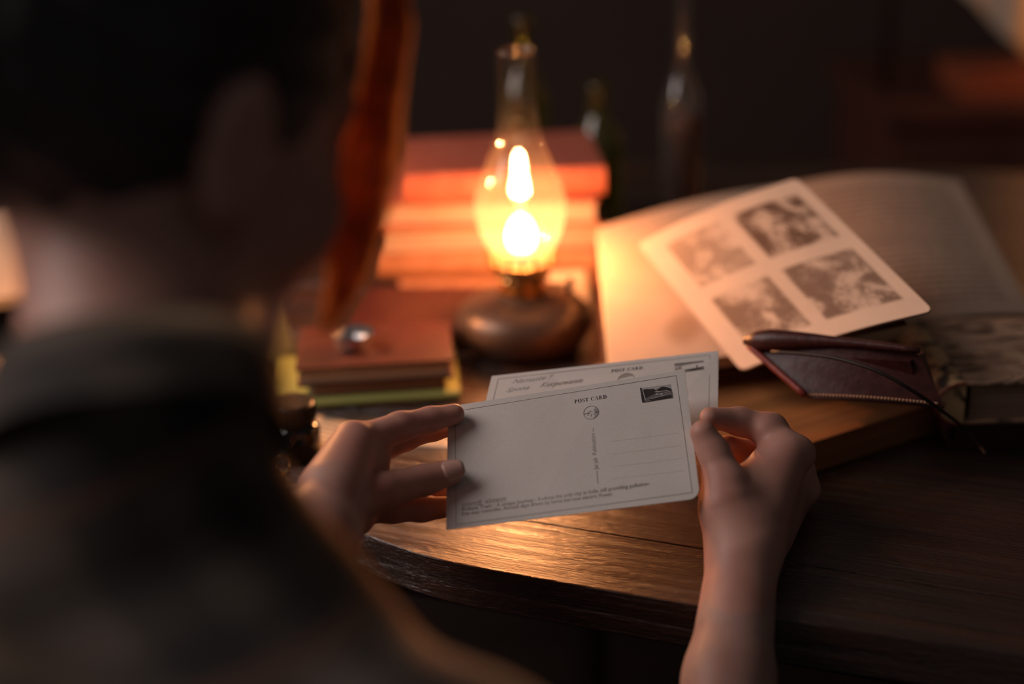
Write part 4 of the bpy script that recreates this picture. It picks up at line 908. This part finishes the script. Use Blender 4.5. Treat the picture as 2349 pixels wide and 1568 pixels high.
# shirt with sleeves to the elbow
Wn = np.float32
def shirt(X):
    wr = 0.0022 * np.sin(X[..., 0] * 55 + X[..., 2] * 38) * np.sin(X[..., 1] * 47) + 0.0012 * np.sin(X[..., 2] * 120 + X[..., 0] * 40)
    d = torso(X, .010)
    d = smin(d, cone(X, RS, RE, .055, .047), .03); d = smin(d, cone(X, LS, LE, .056, .048), .03)
    d = smin(d, cone(X, NB, NK - (NB - NK) * .35, .0505, .045), .025)
    d = d + wr
    nn_ = (NB - NK) / np.linalg.norm(NB - NK)
    d = smax(d, ((X - (NK - nn_ * .008)) @ nn_), .006)
    # rolled ends just below the elbows
    return d
pS = surf_net(shirt, T(-.42, .18, -.36), T(.17, .78, .32), .0055); sh = np_mesh('shirt', [pS], M['plaid'], person)
nn_ = Vector(NB - NK).normalized(); a_ = nn_.orthogonal().normalized(); b2 = nn_.cross(a_); mb = MB(); prof = [(.0485, -.004), (.0485, .012), (.050, .018), (.0530, .020), (.0560, .004), (.0575, -.016)]
v = []; f = []; sg = 48
for r_, z_ in prof:
    for k in range(sg): t = 2 * PI * k / sg; v.append(Vector(NK) + (a_ * math.cos(t) + b2 * math.sin(t)) * r_ * (1 + 0.03 * math.sin(3 * t)) + nn_ * (z_ - .016 + 0.003 * math.sin(2 * t)))
for i in range(len(prof) - 1):
    for k in range(sg): f.append((i * sg + k, i * sg + (k + 1) % sg, (i + 1) * sg + (k + 1) % sg, (i + 1) * sg + k))
mb.add(v, f); fix(mb.build('collar', M['plaid'], person, True))
def roll(c, d, r):
    d = Vector(d).normalized(); a = d.orthogonal().normalized(); b_ = d.cross(a); pts = [Vector(c) + (a * math.cos(t) + b_ * math.sin(t)) * r for t in [2 * PI * i / 24 for i in range(25)]]
    return fix(MB().tube(pts, .009, 8).build('cuff', M['plaid'], person, True))
roll(RE + (D(1672, 1560, .815) - RE) * .10, D(1672, 1560, .815) - RE, .040); roll(LE + (LW - LE) * .14, LW - LE, .040)
# trousers and shoes under the table
KR = T(.10, .66, -.235); KL = T(-.06, .80, -.235); AR = T(.08, .60, -.66); AL = T(-.08, .74, -.66)
def trous(X):
    d = smin(cone(X, PV + (RS - LS) * .2 - T(0, 0, .05 - TZ) * np.array([0, 0, 1]) * 1.0, KR, .085, .062), cone(X, PV - (RS - LS) * .2 - np.array([0, 0, .05]), KL, .085, .062), .03)
    d = smin(d, cone(X, KR, AR, .060, .048), .02); d = smin(d, cone(X, KL, AL, .060, .048), .02)
    return smin(d, cone(X, PV + (RS - LS) * .2 + np.array([0, 0, -.03]), PV - (RS - LS) * .2 + np.array([0, 0, -.03]), .095, .095), .03)
pT = surf_net(trous, T(-.42, .16, -.73), T(.22, .92, -.08), .009); np_mesh('trousers', [pT], M['trouser'], person)
for an_, sd in ((AR, 0), (AL, 1)):
    def shoe(X, an_=an_): return smin(cone(X, an_ + np.array([-.01, -.01, -.035]), an_ + np.array([.11, .09, -.052]), .040, .034), cone(X, an_, an_ + np.array([0, 0, -.03]), .040, .040), .02)
    np_mesh('shoe', [surf_net(shoe, an_ + np.array([-.06, -.06, -.088]), an_ + np.array([.17, .15, .04]), .006)], M['leather'], person)
# thumb nails
def nail(tip, back, facing, w_, l_):
    ax = Vector(tip - back).normalized(); fc = Vector(facing); fc = (fc - ax * fc.dot(ax)).normalized(); sd = ax.cross(fc); v = []; f = []; n = 8; r_ = w_
    c0 = Vector(tip) 
    for j in range(n + 1):
        for i in range(n + 1):
            a = (i / n - .5) * 2; b_ = j / n
            wd = math.sqrt(max(0, 1 - (max(0, b_ - .55) / .50) ** 2)) * math.sqrt(max(0.15, 1 - (max(0, .25 - b_) / .30) ** 2)); th = a * wd * 0.95
            v.append(c0 + ax * (b_ - .42) * l_ + (sd * math.sin(th) + fc * math.cos(th)) * (r_ + 0.0004 - 0.0012 * max(0, b_ - .3)))
    for j in range(n):
        for i in range(n): q_ = j * (n + 1) + i; f.append((q_, q_ + 1, q_ + n + 2, q_ + n + 1))
    o = mesh('thumbnail', v, f, M['nail'], person, True); md = o.modifiers.new('thickness', 'SOLIDIFY'); md.thickness = 0.0004; return fix(o)
nail(LH['thumb'][0][3], LH['thumb'][0][2], (CAM - Vector(LH['thumb'][0][3])) + Vector((0, 0, .15)), .0080, .0135)

# stool below the person
e = empty('stool', (PV[0] + .02, PV[1] + .02, 0)); tag(e, 'dark wooden stool under the seated person', 'stool')
zt = TZ - 0.20 - 0.03 - 0.095
mb = MB(); mb.lathe(closed_lathe([(0.155, zt - .03), (0.165, zt - .025), (0.165, zt - .006), (0.155, zt)]), 40); mb.build('seat', M['dwood'], e, True, sharp=0.8)
for k in range(4):
    a = PI / 4 + k * PI / 2; MB().tube([(0.10 * math.cos(a), 0.10 * math.sin(a), zt - .031), (0.145 * math.cos(a), 0.145 * math.sin(a), 0)], [.016, .012], 12).build('leg', M['dwood'], e, True)
